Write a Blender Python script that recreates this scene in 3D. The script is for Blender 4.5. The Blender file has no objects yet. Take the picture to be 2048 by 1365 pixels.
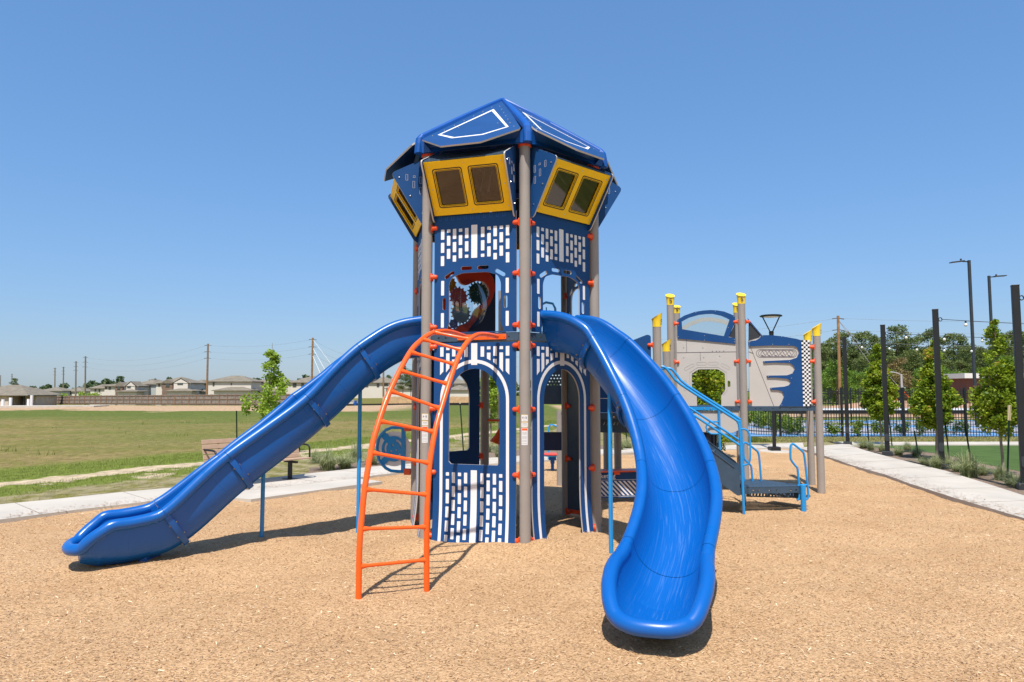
import bpy, bmesh, math, random
import numpy as np
from mathutils import Vector, Matrix
R=math.radians; PI=math.pi
scene=bpy.context.scene
COL=scene.collection
rnd=random.Random(7); nr=np.random.default_rng(11)
# ---------------------------------------------------------------- camera
FP=1400.0; EYE=1.77; HZ=782.5
cam=bpy.data.cameras.new('camera'); cam.sensor_width=36; cam.lens=36*FP/2048; cam.clip_end=4000; cam.clip_start=.05
co=bpy.data.objects.new('camera',cam); COL.objects.link(co)
TH=math.atan((HZ-682.5)/FP)
co.location=(0,0,EYE); co.rotation_euler=(R(90)+TH,0,0); scene.camera=co
# ---------------------------------------------------------------- world and sun
SUN_EL,SUN_AZ=R(62.5),R(-98)
w=bpy.data.worlds.new('World'); scene.world=w; w.use_nodes=True
nt=w.node_tree; bg=nt.nodes['Background']
sky=nt.nodes.new('ShaderNodeTexSky'); sky.sky_type='NISHITA'; sky.sun_disc=False
sky.sun_elevation=SUN_EL; sky.sun_rotation=R(90)-SUN_AZ
sky.air_density=1.5; sky.dust_density=0.3; sky.ozone_density=6.0
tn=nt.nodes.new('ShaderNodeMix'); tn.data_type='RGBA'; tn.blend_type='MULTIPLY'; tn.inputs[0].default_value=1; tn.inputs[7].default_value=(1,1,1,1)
sp=nt.nodes.new('ShaderNodeSeparateColor'); cb=nt.nodes.new('ShaderNodeCombineColor'); nt.links.new(sky.outputs[0],sp.inputs[0])
for i_,(pw,ml) in enumerate(((.744,1.169),(.64,1.845),(.64,2.679))):      # colour response of the sky
    a_=nt.nodes.new('ShaderNodeMath'); a_.operation='POWER'; a_.inputs[1].default_value=pw; nt.links.new(sp.outputs[i_],a_.inputs[0])
    b_=nt.nodes.new('ShaderNodeMath'); b_.operation='MULTIPLY'; b_.inputs[1].default_value=ml; nt.links.new(a_.outputs[0],b_.inputs[0]); nt.links.new(b_.outputs[0],cb.inputs[i_])
nt.links.new(cb.outputs[0],tn.inputs[6])
# warm tint added to the unseen sky behind the camera, warming the shadow fill
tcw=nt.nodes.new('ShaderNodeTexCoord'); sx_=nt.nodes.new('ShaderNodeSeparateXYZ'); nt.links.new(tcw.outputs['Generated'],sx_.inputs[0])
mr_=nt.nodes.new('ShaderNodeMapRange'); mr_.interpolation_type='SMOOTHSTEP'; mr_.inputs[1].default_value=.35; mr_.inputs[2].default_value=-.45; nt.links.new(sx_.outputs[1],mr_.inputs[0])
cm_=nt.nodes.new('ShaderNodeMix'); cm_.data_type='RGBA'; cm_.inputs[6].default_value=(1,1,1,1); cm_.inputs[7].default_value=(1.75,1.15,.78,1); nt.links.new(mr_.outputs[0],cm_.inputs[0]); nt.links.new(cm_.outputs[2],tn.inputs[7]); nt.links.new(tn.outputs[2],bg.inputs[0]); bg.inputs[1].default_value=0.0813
sl=bpy.data.lights.new('sun','SUN'); sl.energy=5.0; sl.angle=R(.55); sl.color=(1,.95,.87)
so=bpy.data.objects.new('sun',sl); COL.objects.link(so)
sd=Vector((math.cos(SUN_AZ)*math.cos(SUN_EL),math.sin(SUN_AZ)*math.cos(SUN_EL),math.sin(SUN_EL)))
so.rotation_euler=sd.to_track_quat('Z','Y').to_euler(); so.location=(0,0,30)
scene.view_settings.view_transform='Standard'; scene.view_settings.look='None'
scene.view_settings.exposure=0.30; scene.view_settings.gamma=1
scene.cycles.use_denoising=True; scene.cycles.max_bounces=6; scene.cycles.transparent_max_bounces=12
# ---------------------------------------------------------------- helpers
cT,sT=math.cos(TH),math.sin(TH)
def ray(x,y):
    u=x-1024; v=682.5-y
    return (u,FP*cT-v*sT,FP*sT+v*cT)
def dep(x,y,Y):                      # the point of the place seen at x, y of the 2048 px photograph at distance Y
    d=ray(x,y); k=Y/d[1]; return Vector((d[0]*k,Y,EYE+d[2]*k))
def gnd(x,y,z=0):
    d=ray(x,y); k=(z-EYE)/d[2]; return Vector((d[0]*k,d[1]*k,z))
def lin(c): return tuple(((v/12.92) if v<=.04045 else ((v+.055)/1.055)**2.4) for v in c)
def mat(name,c,rough=.5,spec=.5,metal=0,coat=0,noise=0,nscale=8,bump=0,bscale=60,emis=None):
    m=bpy.data.materials.new(name); m.use_nodes=True; t=m.node_tree; b=t.nodes['Principled BSDF']
    b.inputs['Base Color'].default_value=(*c,1); b.inputs['Roughness'].default_value=rough
    b.inputs['Specular IOR Level'].default_value=spec; b.inputs['Metallic'].default_value=metal
    b.inputs['Coat Weight'].default_value=coat
    tc=None
    if noise or bump: tc=t.nodes.new('ShaderNodeTexCoord')
    if noise:
        n=t.nodes.new('ShaderNodeTexNoise'); n.inputs['Scale'].default_value=nscale; n.inputs['Detail'].default_value=6
        t.links.new(tc.outputs['Object'],n.inputs['Vector'])
        r=t.nodes.new('ShaderNodeValToRGB'); r.color_ramp.elements[0].position=.3; r.color_ramp.elements[1].position=.72
        r.color_ramp.elements[0].color=(*[v*(1-noise) for v in c],1); r.color_ramp.elements[1].color=(*[min(1,v*(1+noise)) for v in c],1)
        t.links.new(n.outputs['Fac'],r.inputs[0]); t.links.new(r.outputs[0],b.inputs['Base Color'])
        rr=t.nodes.new('ShaderNodeMapRange'); rr.inputs[3].default_value=max(0,rough-.08); rr.inputs[4].default_value=min(1,rough+.1)
        t.links.new(n.outputs['Fac'],rr.inputs[0]); t.links.new(rr.outputs[0],b.inputs['Roughness'])
    if bump:
        n=t.nodes.new('ShaderNodeTexNoise'); n.inputs['Scale'].default_value=bscale; n.inputs['Detail'].default_value=4
        t.links.new(tc.outputs['Object'],n.inputs['Vector'])
        bp=t.nodes.new('ShaderNodeBump'); bp.inputs['Strength'].default_value=bump; bp.inputs['Distance'].default_value=.01
        t.links.new(n.outputs['Fac'],bp.inputs['Height']); t.links.new(bp.outputs[0],b.inputs['Normal'])
    return m
M={}
M['navy']=mat('navy_plastic_sheet',(.009,.060,.205),.5,.22,noise=.07,nscale=3,bump=.15,bscale=400)
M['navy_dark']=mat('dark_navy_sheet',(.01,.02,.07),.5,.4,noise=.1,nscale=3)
M['edge']=mat('pale_sheet_core',(.50,.47,.46),.5,.4)
M['white']=mat('white_inlay',(.74,.74,.78),.55,.4)
M['post']=mat('taupe_powder_coat',(.30,.268,.25),.42,.5,noise=.05,nscale=5,bump=.05,bscale=300)
M['orange']=mat('orange_powder_coat',(.92,.115,.010),.3,.5,coat=.15,noise=.05,nscale=6)
M['orange_clamp']=mat('orange_clamp_plastic',(.80,.085,.018),.38,.5,noise=.06,nscale=20)
M['rail']=mat('sky_blue_powder_coat',(.012,.25,.62),.28,.5,coat=.1,noise=.05,nscale=6)
M['yellow']=mat('yellow_sheet',(.95,.58,.005),.5,.4,noise=.05,nscale=4)
M['yellow_cap']=mat('yellow_cap_plastic',(.86,.60,.03),.4,.5,noise=.05,nscale=6)
M['black']=mat('black_line',(.012,.012,.013),.5,.4)
M['slate']=mat('slate_blue_coated_steel',(.035,.068,.115),.45,.5,noise=.12,nscale=9,bump=.1,bscale=200)
M['grey_sheet']=mat('warm_grey_sheet',(.47,.445,.43),.5,.4,noise=.04,nscale=3)
M['grey_groove']=mat('grey_groove',(.36,.34,.33),.6,.3)
M['steel']=mat('bolt_steel',(.6,.6,.6),.3,.5,metal=1)
M['red']=mat('red_sheet',(.85,.06,.015),.4,.4)
M['roof_plastic']=mat('bright_blue_roof_plastic',(.005,.082,.37),.4,.4,noise=.08,nscale=4,bump=.05,bscale=90)
M['concrete']=mat('broom_finished_concrete',(.48,.44,.39),.85,.2,noise=.10,nscale=1.3,bump=.25,bscale=120)
M['charcoal']=mat('charcoal_powder_coat',(.006,.008,.011),.5,.5,noise=.2,nscale=4)
M['wood_pole']=mat('treated_pole_wood',(.27,.16,.085),.85,.2,noise=.25,nscale=4)
M['wood_pole_grey']=mat('weathered_pole_wood',(.20,.17,.13),.85,.2,noise=.25,nscale=4)
M['bark']=mat('smooth_grey_bark',(.25,.215,.17),.85,.2,noise=.25,nscale=20,bump=.3,bscale=60)
M['bark_far']=mat('pine_bark',(.15,.12,.09),.9,.1,noise=.25,nscale=3)
M['bench']=mat('tan_recycled_board',(.42,.29,.21),.6,.3,noise=.08,nscale=12)
M['stake']=mat('dark_green_stake',(.01,.03,.018),.5,.3)
M['stake_tip']=mat('pale_stake_tip',(.6,.5,.3),.6,.3)
M['wire']=mat('cable',(.03,.03,.03),.6,.3)
M['bulb']=mat('frosted_bulb',(.75,.74,.70),.2,.5)
M['turf']=mat('artificial_turf',(.068,.115,.032),.9,.1,noise=.18,nscale=2,bump=.5,bscale=150)
M['court_blue']=mat('court_blue',(.12,.27,.50),.75,.2,noise=.06,nscale=1)
M['court_grey']=mat('court_grey',(.30,.30,.34),.75,.2,noise=.06,nscale=1)
M['roof_shingle']=mat('taupe_shingles',(.20,.178,.145),.9,.1,noise=.18,nscale=1.2)
M['wall_white']=mat('white_siding',(.62,.58,.53),.8,.2,noise=.04,nscale=.4)
M['wall_grey']=mat('grey_siding',(.42,.45,.45),.8,.2,noise=.05,nscale=.4)
M['wall_beige']=mat('beige_brick',(.62,.50,.42),.85,.2,noise=.12,nscale=2)
M['brick']=mat('red_brown_brick',(.21,.145,.112),.85,.2,noise=.25,nscale=3)
M['glass_dark']=mat('dark_window_glass',(.05,.075,.08),.08,.6)
M['trim']=mat('dark_trim',(.10,.10,.10),.6,.3)
M['fence_old']=mat('weathered_fence_board',(.27,.225,.20),.85,.2,noise=.28,nscale=2.2)
M['fence_rail']=mat('brown_fence_rail',(.25,.15,.10),.85,.2,noise=.15,nscale=2)
M['fence_new']=mat('fresh_cedar_board',(.55,.36,.21),.8,.2,noise=.15,nscale=2)
M['silt']=mat('black_silt_fabric',(.02,.02,.022),.7,.2)
M['label_white']=mat('label_white',(.72,.72,.74),.4,.4)
M['label_yellow']=mat('label_yellow',(.75,.52,.08),.4,.4)
M['label_orange']=mat('label_orange',(.8,.12,.02),.4,.4)
M['ink']=mat('label_ink',(.08,.06,.10),.5,.3)
M['ink_pale']=mat('faint_label_print',(.42,.42,.44),.5,.3)
M['pit']=mat('galvanised',(.45,.46,.48),.45,.5,metal=.3)
M['maroon']=mat('maroon_cladding',(.13,.06,.055),.7,.3,noise=.08,nscale=1)
M['metal_roof']=mat('pale_metal_roof',(.62,.63,.64),.5,.4)
def slide_mat():
    m=bpy.data.materials.new('glossy_blue_slide_plastic'); m.use_nodes=True; t=m.node_tree; b=t.nodes['Principled BSDF']
    uv=t.nodes.new('ShaderNodeUVMap'); mp=t.nodes.new('ShaderNodeMapping'); mp.inputs['Scale'].default_value=(1.1,26,1)
    n=t.nodes.new('ShaderNodeTexNoise'); n.inputs['Scale'].default_value=2.2; n.inputs['Detail'].default_value=7; n.inputs['Distortion'].default_value=.9; n.inputs['Roughness'].default_value=.62
    t.links.new(uv.outputs[0],mp.inputs[0]); t.links.new(mp.outputs[0],n.inputs['Vector'])
    r=t.nodes.new('ShaderNodeValToRGB'); e=r.color_ramp.elements
    e[0].position=.55; e[0].color=(.001,.098,.40,1); e[1].position=.80; e[1].color=(.085,.215,.50,1)
    # wear only on the riding surface (v near the middle)
    sx=t.nodes.new('ShaderNodeSeparateXYZ'); t.links.new(uv.outputs[0],sx.inputs[0])
    mr=t.nodes.new('ShaderNodeMapRange'); mr.inputs[1].default_value=.36; mr.inputs[2].default_value=.12; mr.inputs[3].default_value=0; mr.inputs[4].default_value=1
    ab=t.nodes.new('ShaderNodeMath'); ab.operation='ABSOLUTE'; t.links.new(sx.outputs[1],ab.inputs[0]); t.links.new(ab.outputs[0],mr.inputs[0])
    mx=t.nodes.new('ShaderNodeMix'); mx.data_type='RGBA'; mx.inputs[6].default_value=(.001,.098,.40,1)
    t.links.new(n.outputs['Fac'],r.inputs[0]); t.links.new(mr.outputs[0],mx.inputs[0]); t.links.new(r.outputs[0],mx.inputs[7])
    t.links.new(mx.outputs[2],b.inputs['Base Color'])
    rr=t.nodes.new('ShaderNodeMapRange'); rr.inputs[1].default_value=.4; rr.inputs[2].default_value=.8; rr.inputs[3].default_value=.26; rr.inputs[4].default_value=.5
    t.links.new(n.outputs['Fac'],rr.inputs[0]); t.links.new(rr.outputs[0],b.inputs['Roughness'])
    n2=t.nodes.new('ShaderNodeTexNoise'); n2.inputs['Scale'].default_value=250; tc=t.nodes.new('ShaderNodeTexCoord'); t.links.new(tc.outputs['Object'],n2.inputs['Vector'])
    bp=t.nodes.new('ShaderNodeBump'); bp.inputs['Strength'].default_value=.10; bp.inputs['Distance'].default_value=.004
    t.links.new(n2.outputs['Fac'],bp.inputs['Height']); t.links.new(bp.outputs[0],b.inputs['Normal'])
    return m
M['slide']=slide_mat(); M['brass']=mat('brass_bolt',(.35,.24,.12),.4,.5,metal=.8)
def glass_mat(name,tint,gl,tcol):
    m=bpy.data.materials.new(name); m.use_nodes=True; t=m.node_tree
    for n in list(t.nodes):
        if n.type!='OUTPUT_MATERIAL': t.nodes.remove(n)
    out=[n for n in t.nodes][0]
    tr=t.nodes.new('ShaderNodeBsdfTransparent'); tr.inputs[0].default_value=(*tint,1)
    g=t.nodes.new('ShaderNodeBsdfGlossy'); g.inputs[0].default_value=(*tcol,1); g.inputs['Roughness'].default_value=.04
    mx=t.nodes.new('ShaderNodeMixShader'); mx.inputs[0].default_value=gl
    t.links.new(tr.outputs[0],mx.inputs[1]); t.links.new(g.outputs[0],mx.inputs[2]); t.links.new(mx.outputs[0],out.inputs[0])
    return m
M['glass_tint']=glass_mat('bronze_tinted_pane',(.22,.17,.14),.10,(.9,.8,.72))
M['glass_clear']=glass_mat('clear_pane',(.86,.90,.90),.10,(1,1,1))
M['mesh_dark']=mat('dark_mesh',(.03,.035,.045),.6,.3)
def leaf_mat(name,c1,c2,trans=.35,c3=None):
    m=bpy.data.materials.new(name); m.use_nodes=True; t=m.node_tree; b=t.nodes['Principled BSDF']
    at=t.nodes.new('ShaderNodeAttribute'); at.attribute_name='tone'
    r=t.nodes.new('ShaderNodeValToRGB'); r.color_ramp.elements[0].color=(*c1,1); r.color_ramp.elements[1].color=(*c2,1)
    if c3:
        e=r.color_ramp.elements.new(.93); e.color=(*c2,1); r.color_ramp.elements[2].color=(*c3,1)
    t.links.new(at.outputs['Fac'],r.inputs[0]); t.links.new(r.outputs[0],b.inputs['Base Color'])
    b.inputs['Roughness'].default_value=.55; b.inputs['Specular IOR Level'].default_value=.35
    tl=t.nodes.new('ShaderNodeBsdfTranslucent'); t.links.new(r.outputs[0],tl.inputs[0])
    mx=t.nodes.new('ShaderNodeMixShader'); mx.inputs[0].default_value=trans
    out=[n for n in t.nodes if n.type=='OUTPUT_MATERIAL'][0]
    t.links.new(b.outputs[0],mx.inputs[1]); t.links.new(tl.outputs[0],mx.inputs[2]); t.links.new(mx.outputs[0],out.inputs[0])
    return m
M['leaf_holly']=leaf_mat('young_glossy_leaves',(.08,.16,.010),(.40,.50,.03),.4,(.42,.28,.05))
M['leaf_light']=leaf_mat('light_spring_leaves',(.20,.32,.03),(.48,.62,.09),.45)
M['leaf_pine']=leaf_mat('pine_needles',(.085,.125,.036),(.21,.26,.075),.3)
M['leaf_wood']=leaf_mat('spring_wood_leaves',(.08,.17,.025),(.24,.38,.05),.35)
M['leaf_brown']=leaf_mat('brownish_leaves',(.17,.12,.05),(.28,.24,.09),.25)
M['leaf_far']=leaf_mat('distant_leaves',(.075,.12,.055),(.13,.19,.08),.25)
M['grass_blade']=leaf_mat('lawn_blades',(.10,.14,.020),(.24,.27,.05),.3,(.48,.40,.20))
M['orn_grass']=leaf_mat('ornamental_grass_blades',(.16,.22,.08),(.50,.52,.28),.35,(.66,.58,.38))
M['shrub']=leaf_mat('shrub_leaves',(.08,.16,.02),(.26,.36,.05),.35,(.34,.20,.05))
M['chip']=leaf_mat('wood_chips',(.20,.105,.05),(.62,.41,.235),.0,(.82,.64,.44))

class MB:
    def __init__(s): s.v=[]; s.f=[]; s.m=[]; s.sm=[]; s.uv=None
    def add(s,vs,fs,mi=0,sm=False):
        o=len(s.v); s.v+= [tuple(v) for v in vs]; s.f+=[tuple(i+o for i in f) for f in fs]; s.m+=[mi]*len(fs); s.sm+=[sm]*len(fs)
    def box(s,c,d,ax=None,mi=0):         # centre, full sizes, optional 3 axes
        c=Vector(c); ax=ax or (Vector((1,0,0)),Vector((0,1,0)),Vector((0,0,1)))
        h=[x/2 for x in d]; vs=[]
        for k in range(8):
            sg=[(1 if k>>i&1 else -1) for i in range(3)]
            vs.append(c+ax[0]*(sg[0]*h[0])+ax[1]*(sg[1]*h[1])+ax[2]*(sg[2]*h[2]))
        s.add(vs,[(0,2,3,1),(4,5,7,6),(0,1,5,4),(2,6,7,3),(0,4,6,2),(1,3,7,5)],mi)
    def bar(s,a,b,wd,ht,up=(0,0,1),mi=0):
        a=Vector(a); b=Vector(b); t=(b-a); L=t.length; t.normalize(); up=Vector(up)
        x=t.cross(up).normalized(); z=x.cross(t).normalized(); s.box((a+b)/2,(L,wd,ht),(t,x,z),mi)
    def tube(s,pts,r,n=12,cap=True,mi=0,closed=False):
        pts=[Vector(p) for p in pts]; m=len(pts); rs=r if isinstance(r,(list,tuple)) else [r]*m
        prev=None; vs=[]
        for i,p in enumerate(pts):
            if closed: t=pts[(i+1)%m]-pts[i-1]
            else: t=pts[min(i+1,m-1)]-pts[max(i-1,0)]
            t.normalize()
            if prev is None:
                a=Vector((0,0,1)) if abs(t.z)<.9 else Vector((1,0,0)); x=t.cross(a).normalized()
            else: x=(prev-t*prev.dot(t)).normalized()
            prev=x; y=t.cross(x)
            for k in range(n):
                q=2*PI*k/n; vs.append(p+(x*math.cos(q)+y*math.sin(q))*rs[i])
        fs=[]
        for i in range(m if closed else m-1):
            j=(i+1)%m
            for k in range(n):
                k2=(k+1)%n; fs.append((i*n+k,i*n+k2,j*n+k2,j*n+k))
        s.add(vs,fs,mi,True)
        if cap and not closed:
            o=len(s.v)-len(vs); s.f+=[tuple(o+k for k in range(n))[::-1],tuple(o+(m-1)*n+k for k in range(n))]; s.m+=[mi,mi]; s.sm+=[False,False]
    def merge(s,b,mi):
        o=len(s.v); s.v+=b.v; s.f+=[tuple(i+o for i in f) for f in b.f]; s.m+=[mi]*len(b.f); s.sm+=b.sm
    def lathe(s,prof,c=(0,0,0),ax=None,n=20,mi=0,sm=True):   # prof: (radius, height) list
        c=Vector(c); ax=ax or (Vector((1,0,0)),Vector((0,1,0)),Vector((0,0,1))); vs=[]; fs=[]
        for r,h in prof:
            for k in range(n):
                q=2*PI*k/n; vs.append(c+ax[0]*(r*math.cos(q))+ax[1]*(r*math.sin(q))+ax[2]*h)
        for i in range(len(prof)-1):
            for k in range(n): fs.append((i*n+k,i*n+(k+1)%n,(i+1)*n+(k+1)%n,(i+1)*n+k))
        s.add(vs,fs,mi,sm)
    def prism(s,poly,z0,z1,mi=0,fr=None):     # convex or simple polygon (list of xy) extruded
        n=len(poly); f=fr or (lambda x,y,z:(x,y,z))
        vs=[f(x,y,z0) for x,y in poly]+[f(x,y,z1) for x,y in poly]
        fs=[tuple(range(n))[::-1],tuple(range(n,2*n))]+[(i,(i+1)%n,n+(i+1)%n,n+i) for i in range(n)]
        s.add(vs,fs,mi)
def link(o,parent=None):
    COL.objects.link(o)
    if parent is not None: o.parent=parent
    return o
def wroot(p):
    v=Vector((0,0,0))
    while p is not None: v=v+p.location; p=p.parent
    return v
def build(mb,name,mats,parent=None,bevel=0,sharp=35,loc=None):
    me=bpy.data.meshes.new(name); off=wroot(parent) if parent is not None else Vector(loc or (0,0,0))
    me.from_pydata([(x-off.x,y-off.y,z-off.z) for x,y,z in mb.v],[],mb.f)
    mats=mats if isinstance(mats,(list,tuple)) else [mats]
    for m_ in mats: me.materials.append(M[m_] if isinstance(m_,str) else m_)
    me.polygons.foreach_set('material_index',mb.m); me.polygons.foreach_set('use_smooth',mb.sm)
    if mb.uv:
        ul=me.uv_layers.new(name='UVMap'); li=np.zeros(len(me.loops),int); me.loops.foreach_get('vertex_index',li)
        ul.data.foreach_set('uv',np.array(mb.uv)[li].ravel())
    me.update(); me.validate()
    o=bpy.data.objects.new(name,me); link(o,parent)
    if loc is not None and parent is None: o.location=off
    if any(mb.sm): me.set_sharp_from_angle(angle=R(sharp))
    if bevel:
        b=o.modifiers.new('bevel','BEVEL'); b.width=bevel; b.segments=2; b.limit_method='ANGLE'; b.angle_limit=R(40)
    return o
def tag(o,label,cat,group=None,kind=None):
    if label: o['label']=label
    if cat: o['category']=cat
    if group: o['group']=group
    if kind: o['kind']=kind
    return o
def struct(o): o['kind']='structure'; return o
def thing(name,loc,label,cat,group=None):
    o=bpy.data.objects.new(name,None); o.location=loc; o.empty_display_size=.2; COL.objects.link(o); return tag(o,label,cat,group)
def copy_tree(o,parent=None):
    c=o.copy(); COL.objects.link(c)
    if parent is not None: c.parent=parent
    for ch in list(o.children): copy_tree(ch,c)
    return c
def curve_mesh(loops,th):
    cu=bpy.data.curves.new('tmp','CURVE'); cu.dimensions='2D'; cu.fill_mode='BOTH'; cu.extrude=th/2
    for lp in loops:
        s=cu.splines.new('POLY'); s.points.add(len(lp)-1)
        for i,(x,y) in enumerate(lp): s.points[i].co=(x,y,0,1)
        s.use_cyclic_u=True
    o=bpy.data.objects.new('tmp',cu); COL.objects.link(o)
    dg=bpy.context.evaluated_depsgraph_get(); me=bpy.data.meshes.new_from_object(o.evaluated_get(dg))
    vs=[tuple(v.co) for v in me.vertices]; fs=[tuple(p.vertices) for p in me.polygons]; ns=[p.normal.z for p in me.polygons]
    bpy.data.objects.remove(o); bpy.data.curves.remove(cu); bpy.data.meshes.remove(me)
    return vs,fs,ns
def plate(mb,loops,fr,th=.019,o0=0,mi=0,me=1,cuts=None):
    """polygon with holes laid in the frame fr(a,z,out); rim faces take material me"""
    vs,fs,ns=curve_mesh(loops,th)
    if cuts:
        bm=bmesh.new(); bv=[bm.verts.new(v) for v in vs]
        for f in fs:
            try: bm.faces.new([bv[i] for i in f])
            except ValueError: pass
        for c in cuts: bmesh.ops.bisect_plane(bm,geom=bm.verts[:]+bm.edges[:]+bm.faces[:],plane_co=(0,c,0),plane_no=(0,1,0))
        bm.verts.index_update(); bm.normal_update(); vs=[tuple(v.co) for v in bm.verts]; fs=[tuple(v.index for v in f.verts) for f in bm.faces]; ns=[f.normal.z for f in bm.faces]; bm.free()
    o=len(mb.v); mb.v+=[tuple(fr(x,y,z+o0)) for x,y,z in vs]; mb.f+=[tuple(i+o for i in f) for f in fs]
    mb.m+=[mi if abs(n)>.5 else me for n in ns]; mb.sm+=[False]*len(fs)
def rrect(x0,x1,y0,y1,r=.006,n=3):
    r=min(r,(x1-x0)/2-1e-4,(y1-y0)/2-1e-4); o=[]
    for cx,cy,a in ((x1-r,y0+r,-90),(x1-r,y1-r,0),(x0+r,y1-r,90),(x0+r,y0+r,180)):
        for k in range(n+1): q=R(a+90*k/n); o.append((cx+r*math.cos(q),cy+r*math.sin(q)))
    return o
def pill(x0,y0,x1,y1,r,n=6):
    a=math.atan2(y1-y0,x1-x0); o=[]
    for k in range(n+1): q=a-PI/2+PI*k/n; o.append((x1+r*math.cos(q),y1+r*math.sin(q)))
    for k in range(n+1): q=a+PI/2+PI*k/n; o.append((x0+r*math.cos(q),y0+r*math.sin(q)))
    return o
def smooth_poly(pts,r=.03,n=4):
    o=[]; m=len(pts)
    for i in range(m):
        p=Vector(pts[i]); a=Vector(pts[i-1])-p; b=Vector(pts[(i+1)%m])-p
        d=min(r,a.length*.45,b.length*.45); A=p+a.normalized()*d; B=p+b.normalized()*d
        for k in range(n+1):
            t=k/n; q=A*(1-t)**2+p*2*t*(1-t)+B*t*t; o.append((q.x,q.y))
    return o
def text_mesh(s,size,fr,mb,th=.002,align='LEFT',mi=0,bold=0):
    cu=bpy.data.curves.new('t','FONT'); cu.body=s; cu.size=size; cu.extrude=th/2; cu.align_x=align; cu.offset=bold; cu.resolution_u=3
    o=bpy.data.objects.new('t',cu); COL.objects.link(o); dg=bpy.context.evaluated_depsgraph_get()
    me=bpy.data.meshes.new_from_object(o.evaluated_get(dg))
    k=len(mb.v); mb.v+=[tuple(fr(v.co.x,v.co.y,v.co.z)) for v in me.vertices]; mb.f+=[tuple(i+k for i in p.vertices) for p in me.polygons]
    mb.m+=[mi]*len(me.polygons); mb.sm+=[False]*len(me.polygons)
    bpy.data.objects.remove(o); bpy.data.curves.remove(cu); bpy.data.meshes.remove(me)
def frame3(P,d,n):
    P=Vector(P);d=Vector(d);n=Vector(n)
    return lambda a,z,o:(P.x+d.x*a+n.x*o,P.y+d.y*a+n.y*o,P.z+z)
def vnoise(x,y,sc,seed=0):
    """smooth value noise on numpy arrays"""
    g=np.random.default_rng(seed).random((64,64)); x=x/sc; y=y/sc
    xi=np.floor(x).astype(int); yi=np.floor(y).astype(int); fx=x-xi; fy=y-yi; fx=fx*fx*(3-2*fx); fy=fy*fy*(3-2*fy)
    a=g[xi%64,yi%64]; b=g[(xi+1)%64,yi%64]; c=g[xi%64,(yi+1)%64]; d=g[(xi+1)%64,(yi+1)%64]
    return (a*(1-fx)+b*fx)*(1-fy)+(c*(1-fx)+d*fx)*fy
def np_mesh(name,V,F,mats,tone=None,mi=None,smooth=False,parent=None,loc=None):
    me=bpy.data.meshes.new(name); V=np.asarray(V,float); F=np.asarray(F,np.int32)
    off=wroot(parent) if parent is not None else Vector(loc or (0,0,0)); V=V-np.array(off)
    me.vertices.add(len(V)); me.vertices.foreach_set('co',V.ravel())
    k=F.shape[1]; me.loops.add(F.size); me.loops.foreach_set('vertex_index',F.ravel())
    me.polygons.add(len(F)); me.polygons.foreach_set('loop_start',np.arange(0,F.size,k,dtype=np.int32)); me.polygons.foreach_set('loop_total',np.full(len(F),k,np.int32))
    for m_ in (mats if isinstance(mats,(list,tuple)) else [mats]): me.materials.append(M[m_] if isinstance(m_,str) else m_)
    if mi is not None: me.polygons.foreach_set('material_index',np.asarray(mi,np.int32))
    if smooth: me.polygons.foreach_set('use_smooth',np.ones(len(F),bool))
    if tone is not None:
        a=me.attributes.new('tone','FLOAT','POINT'); a.data.foreach_set('value',np.asarray(tone,np.float32))
    me.update(calc_edges=True); o=bpy.data.objects.new(name,me); link(o,parent)
    if loc is not None and parent is None: o.location=off
    return o
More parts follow.
